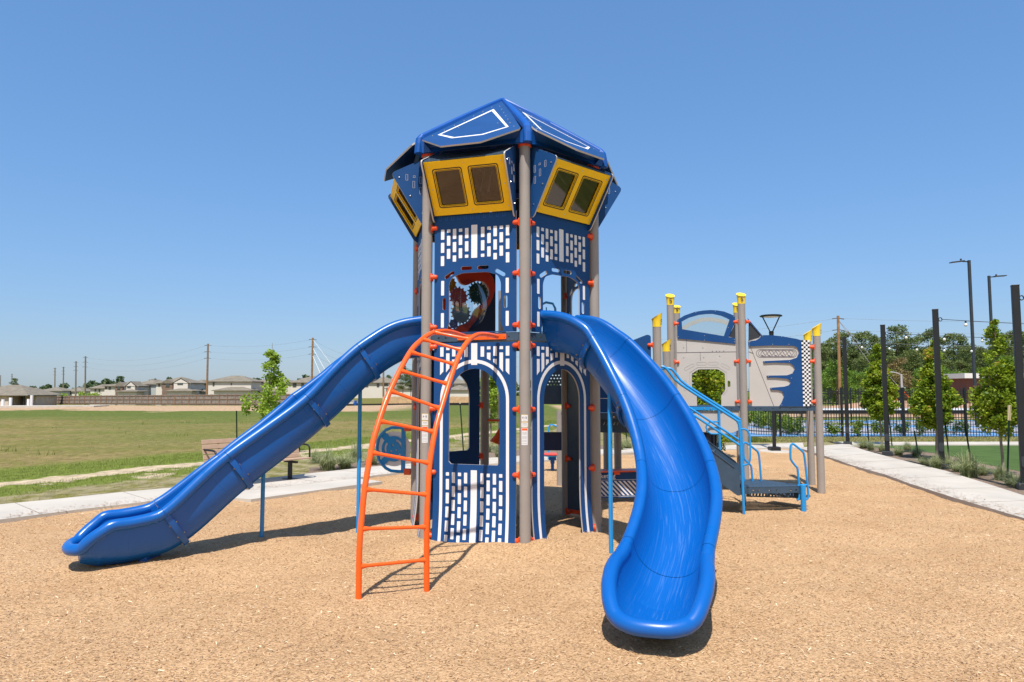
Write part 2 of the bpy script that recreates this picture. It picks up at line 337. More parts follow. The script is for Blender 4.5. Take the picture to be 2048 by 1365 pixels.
# ---------------------------------------------------------------- ground
def node(t,ty,**k):
    n=t.nodes.new(ty)
    for a,b in k.items(): setattr(n,a,b)
    return n
def math_n(t,op,a,b=None,clamp=False):
    n=t.nodes.new('ShaderNodeMath'); n.operation=op; n.use_clamp=clamp
    for i,v in enumerate((a,b)):
        if v is None: continue
        if isinstance(v,(int,float)): n.inputs[i].default_value=v
        else: t.links.new(v,n.inputs[i])
    return n.outputs[0]
def ground_mat():
    m=bpy.data.materials.new('meadow_ground'); m.use_nodes=True; t=m.node_tree; b=t.nodes['Principled BSDF']; b.inputs['Roughness'].default_value=.95; b.inputs['Specular IOR Level'].default_value=.1
    g=node(t,'ShaderNodeNewGeometry'); s=node(t,'ShaderNodeSeparateXYZ'); t.links.new(g.outputs['Position'],s.inputs[0]); X,Y=s.outputs[0],s.outputs[1]
    def noise(sc,det=5,stretch=None):
        n=node(t,'ShaderNodeTexNoise'); n.inputs['Scale'].default_value=sc; n.inputs['Detail'].default_value=det; n.inputs['Roughness'].default_value=.65
        if stretch:
            mp=node(t,'ShaderNodeMapping'); mp.inputs['Scale'].default_value=stretch; t.links.new(g.outputs['Position'],mp.inputs[0]); t.links.new(mp.outputs[0],n.inputs['Vector'])
        else: t.links.new(g.outputs['Position'],n.inputs['Vector'])
        return n.outputs['Fac']
    nA=noise(.35); nB=noise(2.2,8); nC=noise(14,6); nD=noise(.09,4)
    q=math_n(t,'ADD',math_n(t,'MULTIPLY',X,-.89),math_n(t,'MULTIPLY',Y,.46))
    q=math_n(t,'ADD',q,math_n(t,'MULTIPLY',math_n(t,'SUBTRACT',nA,.5),1.2)); q=math_n(t,'ADD',q,math_n(t,'MULTIPLY',math_n(t,'SUBTRACT',nB,.5),1.3))
    def mix(f,a,c):
        n=node(t,'ShaderNodeMix',data_type='RGBA')
        if isinstance(f,(int,float)): n.inputs[0].default_value=f
        else: t.links.new(f,n.inputs[0])
        for i,v in ((6,a),(7,c)):
            if isinstance(v,tuple): n.inputs[i].default_value=(*v,1)
            else: t.links.new(v,n.inputs[i])
        return n.outputs[2]
    def sstep(v,a,c):
        n=node(t,'ShaderNodeMapRange',interpolation_type='SMOOTHSTEP'); t.links.new(v,n.inputs[0]); n.inputs[1].default_value=a; n.inputs[2].default_value=c; return n.outputs[0]
    dry=mix(nC,(.20,.175,.09),(.33,.28,.165)); green=mix(nC,(.10,.14,.02),(.18,.21,.04)); olive=mix(nC,(.115,.118,.028),(.21,.185,.055)); brown=mix(nB,(.17,.12,.05),(.30,.235,.10))
    soil=mix(nB,(.42,.33,.215),(.54,.44,.31)); dirt=mix(nB,(.38,.25,.15),(.47,.34,.22))
    field=mix(sstep(math_n(t,'ADD',math_n(t,'MULTIPLY',nA,.5),math_n(t,'MULTIPLY',nB,.5)),.42,.56),olive,brown); field=mix(math_n(t,'MULTIPLY',sstep(math_n(t,'ADD',nD,math_n(t,'MULTIPLY',nB,.4)),.64,.84),.6),field,(.115,.145,.03))
    lawn=mix(sstep(nB,.44,.60),dry,olive)
    c=mix(sstep(q,12.9,13.3),lawn,green); c=mix(sstep(q,15.3,15.8),c,green); c=mix(sstep(q,17.0,18.6),c,field)
    c=mix(math_n(t,'MULTIPLY',sstep(q,14.35,14.5),math_n(t,'SUBTRACT',1,sstep(q,15.1,15.3))),c,soil)
    c=mix(math_n(t,'MULTIPLY',math_n(t,'MULTIPLY',sstep(q,13.0,13.4),sstep(nA,.53,.58)),math_n(t,'SUBTRACT',1,sstep(q,14.5,14.8))),c,soil)
    Yn=math_n(t,'ADD',Y,math_n(t,'MULTIPLY',math_n(t,'SUBTRACT',nD,.5),16))
    Yn=math_n(t,'ADD',Yn,math_n(t,'MULTIPLY',math_n(t,'SUBTRACT',nA,.5),14)); c=mix(math_n(t,'MULTIPLY',sstep(Yn,37,50),.85),c,mix(nC,(.062,.105,.018),(.125,.155,.030)))
    left=math_n(t,'SUBTRACT',1,sstep(X,-14,-8))
    dl=math_n(t,'MULTIPLY',math_n(t,'MULTIPLY',sstep(Yn,60,63),math_n(t,'SUBTRACT',1,sstep(Yn,84,90))),left)
    c=mix(dl,c,dirt); c=mix(sstep(Yn,88,92),c,olive)
    # right-hand side
    right=sstep(X,4.2,5.6)
    rc=mix(sstep(Y,22.5,23.6),mix(nC,(.10,.14,.03),(.22,.24,.08)),dry); rc=mix(sstep(math_n(t,'ADD',Y,math_n(t,'MULTIPLY',nB,2)),25.2,25.8),rc,green); rc=mix(sstep(Yn,46,48),rc,dirt); rc=mix(sstep(Yn,92,98),rc,green)
    c=mix(right,c,rc)
    nE=noise(5.5,9,(1,.45,1)); mo=node(t,'ShaderNodeMapRange'); mo.inputs[1].default_value=.34; mo.inputs[2].default_value=.68; mo.inputs[3].default_value=.68; mo.inputs[4].default_value=1.28; t.links.new(nE,mo.inputs[0])
    mm=node(t,'ShaderNodeMix',data_type='RGBA',blend_type='MULTIPLY'); mm.inputs[0].default_value=1; t.links.new(c,mm.inputs[6]); t.links.new(mo.outputs[0],mm.inputs[7]); c=mm.outputs[2]
    t.links.new(c,b.inputs['Base Color'])
    bp=node(t,'ShaderNodeBump'); bp.inputs['Strength'].default_value=.6; bp.inputs['Distance'].default_value=.05; t.links.new(nC,bp.inputs['Height']); t.links.new(bp.outputs[0],b.inputs['Normal'])
    return m
def terrain_z(X,Y):
    z=np.zeros_like(X); f=np.clip((Y-85)/30,0,1); z=z-.9*f
    lf=np.clip((-X-45)/40,0,1); z=z-lf*np.clip((Y-115)/100,0,1.2)*1.6
    rf=1-lf; z=z+rf*np.clip((Y-130)/60,0,1)*.6
    z=z+(vnoise(X,Y,6,3)-.5)*.25*np.clip((Y-26)/10,0,1)
    return z
def inpoly(px,py,poly):
    r=np.zeros(px.shape,bool); n=len(poly)
    for i in range(n):
        x1,y1=poly[i]; x2,y2=poly[i-1]
        c=((y1>py)!=(y2>py))&(px<(x2-x1)*(py-y1)/((y2-y1)+1e-12)+x1); r^=c
    return r
PATH_MID_L=[(-12.3,-8),(-11.2,4.05),(-9.1,7.7),(-7.35,9.97),(-6.8,10.65),(-6.1,11.5),(-5.3,12.3),(-3.85,14.0),(-2.7,15.5),(-1.0,17.0),(.6,18.1),(2.1,19.4),(3.1,20.3),(4.7,21.3),(6.5,21.4),(8.2,22.0),(8.9,21.6),(9.1,19.8),(8.8,18.0),(8.4,16.2),(8.1,14.0),(7.6,11.5),(7.4,9.5),(7.2,5),(7.0,-8)]
sunk=lambda x,y:inpoly(x,y,PATH_MID_L).astype(float)
xs=np.concatenate([np.linspace(-900,-130,16),np.linspace(-120,-16,70),np.arange(-15,26,.45),np.linspace(27,120,60),np.linspace(130,900,16)]); ys=np.concatenate([np.linspace(-60,-10,10),np.arange(-9,27,.45),np.linspace(27.5,240,165),np.linspace(250,1500,20)])
GX,GY=np.meshgrid(xs,ys,indexing='ij'); GZ=terrain_z(GX,GY); GZ=GZ-.12*sunk(GX,GY); nx,ny=len(xs),len(ys)
idx=np.arange(nx*ny).reshape(nx,ny); Fq=np.stack([idx[:-1,:-1],idx[1:,:-1],idx[1:,1:],idx[:-1,1:]],-1).reshape(-1,4)
struct(np_mesh('ground',np.stack([GX,GY,GZ],-1).reshape(-1,3),Fq,ground_mat(),smooth=True))
def soft(m_,dcol): return m_
# mulch
def mulch_mat():
    m=bpy.data.materials.new('engineered_wood_fibre'); m.use_nodes=True; t=m.node_tree; b=t.nodes['Principled BSDF']; b.inputs['Roughness'].default_value=.9; b.inputs['Specular IOR Level'].default_value=.15
    g=node(t,'ShaderNodeNewGeometry')
    def vor(sc,rot,st):
        mp=node(t,'ShaderNodeMapping'); mp.inputs['Rotation'].default_value=(0,0,rot); mp.inputs['Scale'].default_value=st; t.links.new(g.outputs['Position'],mp.inputs[0])
        n=node(t,'ShaderNodeTexVoronoi'); n.inputs['Scale'].default_value=sc; t.links.new(mp.outputs[0],n.inputs['Vector']); return n
    nz=node(t,'ShaderNodeTexNoise'); nz.inputs['Scale'].default_value=60; nz.inputs['Detail'].default_value=6; nz.inputs['Roughness'].default_value=.75; t.links.new(g.outputs['Position'],nz.inputs['Vector'])
    big=node(t,'ShaderNodeTexNoise'); big.inputs['Scale'].default_value=.9; big.inputs['Detail'].default_value=5; t.links.new(g.outputs['Position'],big.inputs['Vector'])
    v1=vor(38,.5,(1,3.2,1)); v2=vor(46,-.8,(1,3.2,1))
    a=math_n(t,'ADD',math_n(t,'MULTIPLY',v1.outputs['Distance'],.5),math_n(t,'MULTIPLY',v2.outputs['Distance'],.5))
    h=math_n(t,'ADD',a,math_n(t,'MULTIPLY',nz.outputs['Fac'],.5))
    r=node(t,'ShaderNodeValToRGB'); e=r.color_ramp.elements; e[0].position=.38; e[0].color=(.17,.082,.036,1); e[1].position=.86; e[1].color=(.66,.44,.255,1); k=e.new(.60); k.color=(.46,.28,.138,1)
    t.links.new(h,r.inputs[0])
    mx=node(t,'ShaderNodeMix',data_type='RGBA',blend_type='MULTIPLY'); mx.inputs[0].default_value=1
    r2=node(t,'ShaderNodeValToRGB'); r2.color_ramp.elements[0].position=.3; r2.color_ramp.elements[0].color=(.86,.82,.78,1); r2.color_ramp.elements[1].position=.7; r2.color_ramp.elements[1].color=(1.0,1.0,1.0,1)
    t.links.new(big.outputs['Fac'],r2.inputs[0]); t.links.new(r.outputs[0],mx.inputs[6]); t.links.new(r2.outputs[0],mx.inputs[7]); t.links.new(mx.outputs[2],b.inputs['Base Color'])
    bp=node(t,'ShaderNodeBump'); bp.inputs['Strength'].default_value=.8; bp.inputs['Distance'].default_value=.02; t.links.new(h,bp.inputs['Height']); t.links.new(bp.outputs[0],b.inputs['Normal'])
    return m
M['mulch']=mulch_mat()
PATH_L_NEAR=[(-10.5,3.5),(-8.4,7.2),(-6.79,9.44),(-6.27,10.19),(-5.6,10.98),(-4.85,11.79),(-3.3,13.6),(-2.17,15.09),(-.6,16.5),(.87,17.5),(2.34,18.9),(3.24,19.5),(4.72,20.6),(6.46,20.7),(8.0,21.3),(8.7,21.0)]
PATH_L_FAR=[(-11.9,4.6),(-9.8,8.2),(-7.9,10.5),(-7.3,11.1),(-6.6,11.95),(-5.75,12.75),(-4.4,14.4),(-3.2,15.9),(-1.4,17.5),(.3,18.7),(1.8,20.0),(3.0,21.0),(4.7,22.0),(6.6,22.1),(8.6,22.9),(9.6,23.3)]
PATH_R_NEAR=[(8.6,21.2),(8.3,19.2),(8.05,17.5),(7.8,16.25),(7.6,14.4),(7.32,13.06),(7.05,11.32),(6.85,9.47),(6.6,5),(6.4,-6)]
PATH_R_FAR=[(10.9,22.9),(10.2,20.6),(9.75,18.3),(9.5,16.8),(9.25,15.1),(8.75,13.1),(8.35,11.6),(8.15,9.6),(7.9,5),(7.7,-6)]
def inpoly(px,py,poly):
    r=np.zeros(px.shape,bool); n=len(poly)
    for i in range(n):
        x1,y1=poly[i]; x2,y2=poly[i-1]
        c=((y1>py)!=(y2>py))&(px<(x2-x1)*(py-y1)/((y2-y1)+1e-12)+x1); r^=c
    return r
mid=lambda A,B,t:[(a[0]*(1-t)+b[0]*t,a[1]*(1-t)+b[1]*t) for a,b in zip(A,B)]
MULCH=[(-12.6,-6)]+mid(PATH_L_NEAR,PATH_L_FAR,.5)[:-1]+mid(PATH_R_NEAR,PATH_R_FAR,.45)
MOUNDS=[(-.3,7.85,.05,.35),(.35,7.9,.07,.3),(.95,8.45,.05,.3),(-1.1,8.1,.04,.3),(-2.9,8.3,.05,.45),(-2.3,8.1,.04,.4),(1.05,7.7,.03,.4)]
def mulch_z(x,y):
    z=.02+(vnoise(x,y,.9,5)-.5)*.045+(vnoise(x,y,.3,6)-.5)*.02+(vnoise(x,y,.11,8)-.5)*.012
    for a,b,h,r in MOUNDS: z=z+h*np.exp(-((x-a)**2+(y-b)**2)/(r*r))
    return z
gx=np.arange(-12.7,9.3,.07); gy=np.arange(-6,22.6,.07); X,Y=np.meshgrid(gx,gy,indexing='ij'); Z=mulch_z(X,Y)
ii=np.arange(X.size).reshape(X.shape); cx=(X[:-1,:-1]+X[1:,1:])/2; cy=(Y[:-1,:-1]+Y[1:,1:])/2; keep=inpoly(cx,cy,MULCH)
F=np.stack([ii[:-1,:-1],ii[1:,:-1],ii[1:,1:],ii[:-1,1:]],-1)[keep]
used=np.unique(F); rm=np.full(X.size,-1); rm[used]=np.arange(len(used))
struct(np_mesh('mulch',np.stack([X,Y,Z],-1).reshape(-1,3)[used],rm[F],'mulch',smooth=True))
# loose chips on the mulch
N=150000; yy=2.4+ (nr.random(N)**1.6)*14; xx=(nr.random(N)*2-1)*yy*.80
k=inpoly(xx,yy,MULCH[:1]+PATH_L_NEAR+PATH_R_NEAR); xx,yy=xx[k],yy[k]; n=len(xx)
L=nr.uniform(.008,.034,n)*(.9+.02*yy); W=nr.uniform(.0022,.0065,n)*(1+.03*yy); a=nr.random(n)*2*PI; tl=nr.normal(0,.24,n); rl=nr.normal(0,.5,n)
dx=np.stack([np.cos(a)*np.cos(tl),np.sin(a)*np.cos(tl),np.sin(tl)],-1); sx=np.stack([-np.sin(a)*np.cos(rl),np.cos(a)*np.cos(rl),np.sin(rl)],-1)
c=np.stack([xx,yy,mulch_z(xx,yy)+.003+np.abs(np.sin(tl))*L*.45],-1)
V=np.stack([c-dx*L[:,None]/2-sx*W[:,None]/2,c+dx*L[:,None]/2-sx*W[:,None]*.3,c+dx*L[:,None]/2+sx*W[:,None]*.3,c-dx*L[:,None]/2+sx*W[:,None]/2],1).reshape(-1,3)
tone=np.repeat(np.clip(nr.normal(.58,.24,n),0,1),4)
tag(np_mesh('wood_chips',V,np.arange(4*n).reshape(-1,4),'chip',tone),None,None,None,'stuff')
# chips kicked onto the paths
n=1500; t_=nr.random(n)*(len(PATH_L_NEAR)-1.001); i_=t_.astype(int); f_=t_-i_; PLN=np.array(PATH_L_NEAR); PLF=np.array(PATH_L_FAR); a_=PLN[i_]*(1-f_)[:,None]+PLN[i_+1]*f_[:,None]; b_=PLF[i_]*(1-f_)[:,None]+PLF[i_+1]*f_[:,None]; g_=np.abs(nr.normal(0,.16,n)); pl=a_*(1-g_)[:,None]+b_*g_[:,None]
t_=nr.random(n)*(len(PATH_R_NEAR)-1.001); i_=t_.astype(int); f_=t_-i_; PRN=np.array(PATH_R_NEAR); PRF=np.array(PATH_R_FAR); a_=PRN[i_]*(1-f_)[:,None]+PRN[i_+1]*f_[:,None]; b_=PRF[i_]*(1-f_)[:,None]+PRF[i_+1]*f_[:,None]; g_=np.abs(nr.normal(0,.16,n)); prr=a_*(1-g_)[:,None]+b_*g_[:,None]
cp=np.concatenate([pl,prr]); n=len(cp); a=nr.random(n)*2*PI; L=nr.uniform(.02,.06,n); W=nr.uniform(.006,.014,n); dx=np.stack([np.cos(a),np.sin(a),np.zeros(n)],-1); sx=np.stack([-np.sin(a),np.cos(a),np.zeros(n)],-1); c=np.concatenate([cp,np.full((n,1),.082)],1)
V=np.stack([c-dx*L[:,None]/2-sx*W[:,None]/2,c+dx*L[:,None]/2-sx*W[:,None]/2,c+dx*L[:,None]/2+sx*W[:,None]/2,c-dx*L[:,None]/2+sx*W[:,None]/2],1).reshape(-1,3)
tag(np_mesh('wood_chips',V,np.arange(4*n).reshape(-1,4),'chip',np.repeat(np.clip(nr.normal(.35,.2,n),0,1),4)),None,None,None,'stuff')
# concrete
def slab(name,near,far,top=.07,joint=None,m='concrete'):
    mb=MB(); n=len(near)
    vs=[(x,y,top) for x,y in near]+[(x,y,top) for x,y in far]+[(x,y,-.12) for x,y in near]+[(x,y,-.12) for x,y in far]
    fs=[]
    for i in range(n-1):
        fs+=[(i,i+1,n+i+1,n+i),(2*n+i,2*n+i+1,i+1,i),(n+i,n+i+1,3*n+i+1,3*n+i)]
    fs+=[(0,n,3*n,2*n),(n-1,3*n-1,4*n-1,2*n-1)]
    mb.add(vs,fs); o=build(mb,name,m); bm=bmesh.new(); bm.from_mesh(o.data); bmesh.ops.recalc_face_normals(bm,faces=bm.faces); bm.to_mesh(o.data); bm.free()
    return struct(o)
def densify(P,k=3):
    o=[]
    for a,b in zip(P[:-1],P[1:]):
        for j in range(k): t=j/k; o.append((a[0]*(1-t)+b[0]*t,a[1]*(1-t)+b[1]*t))
    return o+[P[-1]]
slab('path',PATH_L_NEAR,PATH_L_FAR)
slab('path',PATH_R_NEAR,PATH_R_FAR,top=.074)
slab('pavement',[(-4.9,11.55),(-4.12,11.2),(-3.3,12.3),(-2.45,13.4)],[(-5.3,12.2),(-4.6,12.6),(-3.9,13.3),(-3.1,13.9)],top=.066)
slab('path',[(10.9,22.6),(12.6,22.55),(17,22.7),(24,23)],[(10.9,23.9),(12.6,23.8),(17,23.9),(24,24.2)],top=.06)
# joints in the paths
mb=MB()
def joints(A,B,step,top):
    acc=0
    for i in range(len(A)-1):
        a0,a1,b0,b1=[Vector((*p,0)) for p in (A[i],A[i+1],B[i],B[i+1])]; L=(a1-a0).length; t=-acc
        while t+step<L:
            t+=step; k=t/L; mb.bar((a0.lerp(a1,k)+Vector((0,0,top))),(b0.lerp(b1,k)+Vector((0,0,top))),.012,.004)
        acc=L-max(t,-acc) if t>0 else acc+L
joints(PATH_L_NEAR,PATH_L_FAR,1.5,.0705); joints(PATH_R_NEAR,PATH_R_FAR,1.5,.0745)
M['joint']=mat('dark_joint_line',(.27,.24,.21),.9,.1)  # path joints in a darker concrete tone
struct(build(mb,'pavement_joints','joint'))
# planting beds (bark), turf, court
M['bed']=mat('bark_bed',(.21,.155,.12),.95,.1,noise=.35,nscale=30,bump=.8,bscale=60)
def flat(name,poly,z,m,th=.0):
    mb=MB(); mb.add([(x,y,z) for x,y in poly],[tuple(range(len(poly)))]); return struct(build(mb,name,m))
flat('planting_bed',[(10.2,22.5),(10.6,22.55),(11.6,21.5),(11.9,19.5),(11.3,17.2),(11.0,15.2),(10.6,13.2),(10.3,11),(8.0,9.5),(8.35,11.6),(8.8,13.1),(9.3,15.1),(9.6,16.8),(9.8,18.3)],.03,'bed')
flat('artificial_turf',[(11.3,22.5),(20,22.6),(24,15),(20,9),(10.3,9),(10.3,11),(10.6,13.2),(11.0,15.2),(11.3,17.2),(11.9,19.5),(11.6,21.5)],.034,'turf')
flat('planting_bed',[(-4.3,14.9),(-3.1,16.2),(-1.3,17.8),(.4,19.0),(1.9,20.3),(3.1,21.3),(2.9,22.6),(.5,21.2),(-1.8,19.6),(-3.6,17.7),(-4.6,16.1)],.026,'bed')
flat('court',[(8.5,27.2),(30,27.2),(30,42),(8.5,42)],.03,'court_blue')
for i,(x0,x1) in enumerate(((10.0,19.0),(20.5,29.5))):
    for y0,y1 in ((28.6,33.2),(34.6,40.4)): flat('court_surface',[(x0,y0),(x1,y0),(x1,y1),(x0,y1)],.036,'court_grey')
mb=MB()
for x0,x1 in ((10.0,19.0),(20.5,29.5)):
    for y in (28.6,30.6,33.2,34.6,38.2,40.4): mb.box(((x0+x1)/2,y,.040),(x1-x0,.06,.003))
    for x in (x0,(x0+x1)/2,x1): mb.box((x,34.5,.0415),(.06,11.8,.003))
struct(build(mb,'court_markings','white'))
# ================================================================ the tower
S=1.22; CT=Vector((-.127,9.15,0)); ANG={k:R(a+13) for k,a in dict(F=-90,L=-150,R=-30,BL=150,BR=30,B=90).items()}
VX={k:CT+Vector((math.cos(a),math.sin(a),0))*S for k,a in ANG.items()}
def edge(p,q):
    P=VX[p]; d=(VX[q]-P)/S; n=Vector((d.y,-d.x,0))
    if n.dot((P+VX[q])/2-CT)<0: n=-n
    return P,d,n
tower=thing('play_tower',CT,'tall hexagonal navy play tower with yellow control-room windows and pointed blue roof','play tower')
ZC=[3.716,3.124,2.525,2.292,1.562,.825,.097]
EDG=[('L','F'),('F','R'),('R','BR'),('BR','B'),('B','BL'),('BL','L')]
def clamp(mb,p,d,n,z):
    """bracket plate on the post and a rounded nub that holds the panel"""
    c=Vector((p.x,p.y,z)); mb.prism(rrect(-.036,.036,-.046,.046,.008),.058,.068,fr=lambda x,y,t:tuple(c+n*x+Vector((0,0,y))+d*t))
    mb.lathe([(.038,.066),(.030,.078),(.027,.095),(.027,.125),(.021,.137),(.010,.143),(0,.145)],c+n*.016,(n,Vector((0,0,1)),d),14)
    for sx in (-.026,.026):
        for sz in (-.036,.036): mb.lathe([(.005,.068),(.004,.071),(0,.072)],c+n*sx+Vector((0,0,sz)),(n,Vector((0,0,1)),d),6)
posts={}
for k,v in VX.items():
    mb=MB(); mb.lathe([(.0635,-.1),(.0635,4.62)],v,n=28); mb.lathe([(0,4.62),(.0635,4.62)],v,n=28)
    posts[k]=build(mb,'post','post',tower,sharp=50)
    mb=MB(); mb.lathe([(.066,4.595),(.078,4.6),(.078,4.655),(.06,4.665)],v,n=24); build(mb,'collar','orange_clamp',posts[k])
for p,q in EDG:
    P,d,n=edge(p,q)
    for k,v,dd in ((p,P,d),(q,VX[q],-d)):
        for z in ZC:
            if (p,q)==('BR','B') and z<4: 
                if z not in (3.716,): continue
            mb=MB(); clamp(mb,v,dd,n,z); build(mb,'clamp','orange_clamp',posts[k])
# safety stickers on the two front posts
def stickers(k,ang,sc=1):
    c=VX[k]; r=.0645
    def fr(x,y,o): q=ang+x/r; return (c.x+(r+o)*math.cos(q),c.y+(r+o)*math.sin(q),y)
    def curved(mb,x0,x1,y0,y1,o,mi=0):
        nn=8; vs=[fr(x0+(x1-x0)*i/nn,y,o) for i in range(nn+1) for y in (y0,y1)]; mb.add(vs,[(2*i,2*i+2,2*i+3,2*i+1) for i in range(nn)],mi)
    mb=MB(); mats=['label_white','label_yellow','label_orange','ink','ink_pale']
    curved(mb,-.04,.04,1.425,1.505,.0005,1); curved(mb,-.036,.036,1.429,1.501,.0012,0)
    curved(mb,-.04,.04,1.365,1.420,.0005,1); curved(mb,-.036,.036,1.369,1.416,.0012,0)
    curved(mb,-.036,.036,1.165,1.360,.0008,0); curved(mb,-.031,.031,1.328,1.353,.0015,2)
    for i in range(18):
        if i in (5,11,15): continue
        curved(mb,-.028,.022+.006*((i*7)%3)/3,1.312-i*.0078,1.3145-i*.0078,.0015,4)
    for y in (1.405,1.395,1.385): curved(mb,-.024,.024,y-.0015,y+.0015,.0018,3 if y>1.4 else 4)
    text_mesh('5-12',.028,lambda x,y,z:fr(x,1.462+y,.0022),mb,.0005,'CENTER',3,.0008)
    for y in (1.49,1.447,1.437): curved(mb,-.02,.02,y-.001,y+.001,.0018,4)
    build(mb,'safety_label',mats,posts[k])
stickers('F',R(-96)); stickers('L',R(-92))
# ---- panels
def upper_slots(mb,fr,o):
    def sl(a,z0,z1,w=.0215,r=.005): mb.prism(rrect(a-w,a+w,z0,z1,r),o,o+.0025,fr=fr)
    for sgn in (1,-1):
        for i,a in enumerate((.204,.281,.356,.432,.510)):
            A=.61+(a-.61)*sgn
            tops={0:[(3.57,3.692),(3.412,3.533),(3.254,3.373)],1:[(3.652,3.690),(3.494,3.613),(3.336,3.455)],2:[(3.57,3.692),(3.412,3.533),(3.298,3.373)],3:[(3.652,3.690),(3.494,3.613),(3.336,3.455)],4:[(3.57,3.692),(3.412,3.533),(3.336,3.373)]}[i]
            for z0,z1 in tops: sl(A,z0,z1)
        A=.61+(.208-.61)*sgn
        sl(A,2.90,3.075,.019); sl(A,2.517,2.69,.019)
    sl(.605,3.33,3.724,.0375)
def up_holes():
    o=[]
    op=[(.245,2.46),(.288,2.56),(.286,3.03),(.325,3.115),(.455,3.158),(.765,3.158),(.895,3.115),(.934,3.03),(.932,2.56),(.975,2.46)]
    o.append(smooth_poly(op,.035))
    for s in (1,-1):
        f=lambda a:.61+(a-.61)*s
        o+=[pill(f(.253),3.117,f(.335),3.165,.022),pill(f(.458),3.213,f(.555),3.213,.022),pill(f(.228),2.745,f(.228),2.85,.0215)]
    return o
CUTS=[.06,.12,.18,.24,.3,.36,.42,.48,.54,.6]
def flare(fr): 
    return lambda a,z,o:fr(a,z,o+.055*max(0,(.62-z)/.62)**2)
def arch(cx,x0,z0,zs,zt,n=22,bottom=None):
    """arch outline: straight sides at half width hw up to zs, elliptical head to zt"""
    hw=cx-x0; o=[(x0,z0)] if bottom is None else []
    pts=[(cx-hw*math.cos(PI*k/n),zs+(zt-zs)*math.sin(PI*k/n)) for k in range(n+1)]
    return pts
def low_slots(mb,fr,door):
    o=.0095
    def bx(a0,a1,z0,z1,r=.005): mb.prism(rrect(a0,a1,z0,z1,r),o,o+.0025,fr=fr)
    def az(a):   # height of the white arch's outer line at a
        t=min(1,abs(a-.61)/.445); return 1.67+(2.152-1.67)*math.sqrt(max(0,1-t*t))+.022
    for s in (1,-1):
        cols={.204:[(2.174,2.285),(1.93,2.139)],.280:[(2.250,2.285),(1.93,2.212)],.355:[(2.174,2.285),(1.93,2.139)],.432:[(2.250,2.285),(1.93,2.212)],.510:[(2.166,2.285)]}
        for a,l in cols.items():
            A=.61+(a-.61)*s
            for z0,z1 in l:
                e=az(a-.0215 if True else a); e2=az(a+.0215); lo=max(z0,e); lo2=max(z0,e2)
                if a<.21 and z0<2: lo,lo2=1.955,2.0
                if max(lo,lo2)<z1-.01:
                    poly=[(A-.0215*s,lo),(A+.0215*s,lo2),(A+.0215*s,z1),(A-.0215*s,z1)]
                    if s<0: poly=poly[::-1]
                    mb.prism(poly,o,o+.0025,fr=fr)
    bx(.5725,.6475,2.072,2.325,.002)
    # the white arch stripe, in segments so that it follows the flare
    def stripe(x0,x1): 
        zs=[.03,.12,.2,.28,.36,.44,.52,.6,.9,1.3,1.67]
        for a,b in zip(zs[:-1],zs[1:]): mb.prism([(x0,a),(x1,a),(x1,b),(x0,b)],o,o+.0025,fr=fr)
    stripe(.186,.222); stripe(.998,1.034)
    n=28
    for k in range(n):
        q=[PI-PI*(k+j)/n for j in (0,1)]
        P=[(.61+h*math.cos(t),1.67+v*math.sin(t)) for t,(h,v) in ((q[0],(.388,.424)),(q[1],(.388,.424)),(q[1],(.424,.464)),(q[0],(.424,.464)))]
        mb.prism(P[::-1],o,o+.0022,fr=fr)
    if not door:
        for s in (1,-1):
            for i,a in enumerate((.285,.360,.435,.510)):
                A=.61+(a-.61)*s; w=.0195
                long_first=(i%2==1)
                top=.83; z=top
                if not long_first: bx(A-w,A+w,.789,.828); z=.752
                while z>.06:
                    h=.122 if z-.122>.03 else z-.045
                    if h<.025: break
                    if z-h<.04: h=z-.045
                    zz=[z-h]+[c for c in CUTS if z-h<c<z]+[z]
                    mb.prism(rrect(A-w,A+w,z-h,z,.005),o,o+.0025,fr=fr); z-=.158
        for a,b in zip([.04]+CUTS+[.7],CUTS+[.7,.861]): mb.prism([(.573,a),(.648,a),(.648,b),(.573,b)],o,o+.0025,fr=fr)
def window_hole():
    n=20; top=[(.61-.313*math.cos(PI*k/n),1.66+.37*math.sin(PI*k/n)) for k in range(n+1)]
    return smooth_poly([(.297,.925)],0) if 0 else [(.297+.03,.925),(.297,.955)]+top+[(.923,.955),(.893,.925)]
def door_outline():
    n=20; top=[(.61+.313*math.cos(PI*k/n),1.66+.37*math.sin(PI*k/n)) for k in range(n+1)]
    return [(.105,.015),(.297,.015)]+top[::-1]+[(.923,.015),(1.115,.015),(1.115,2.335),(.105,2.335)]
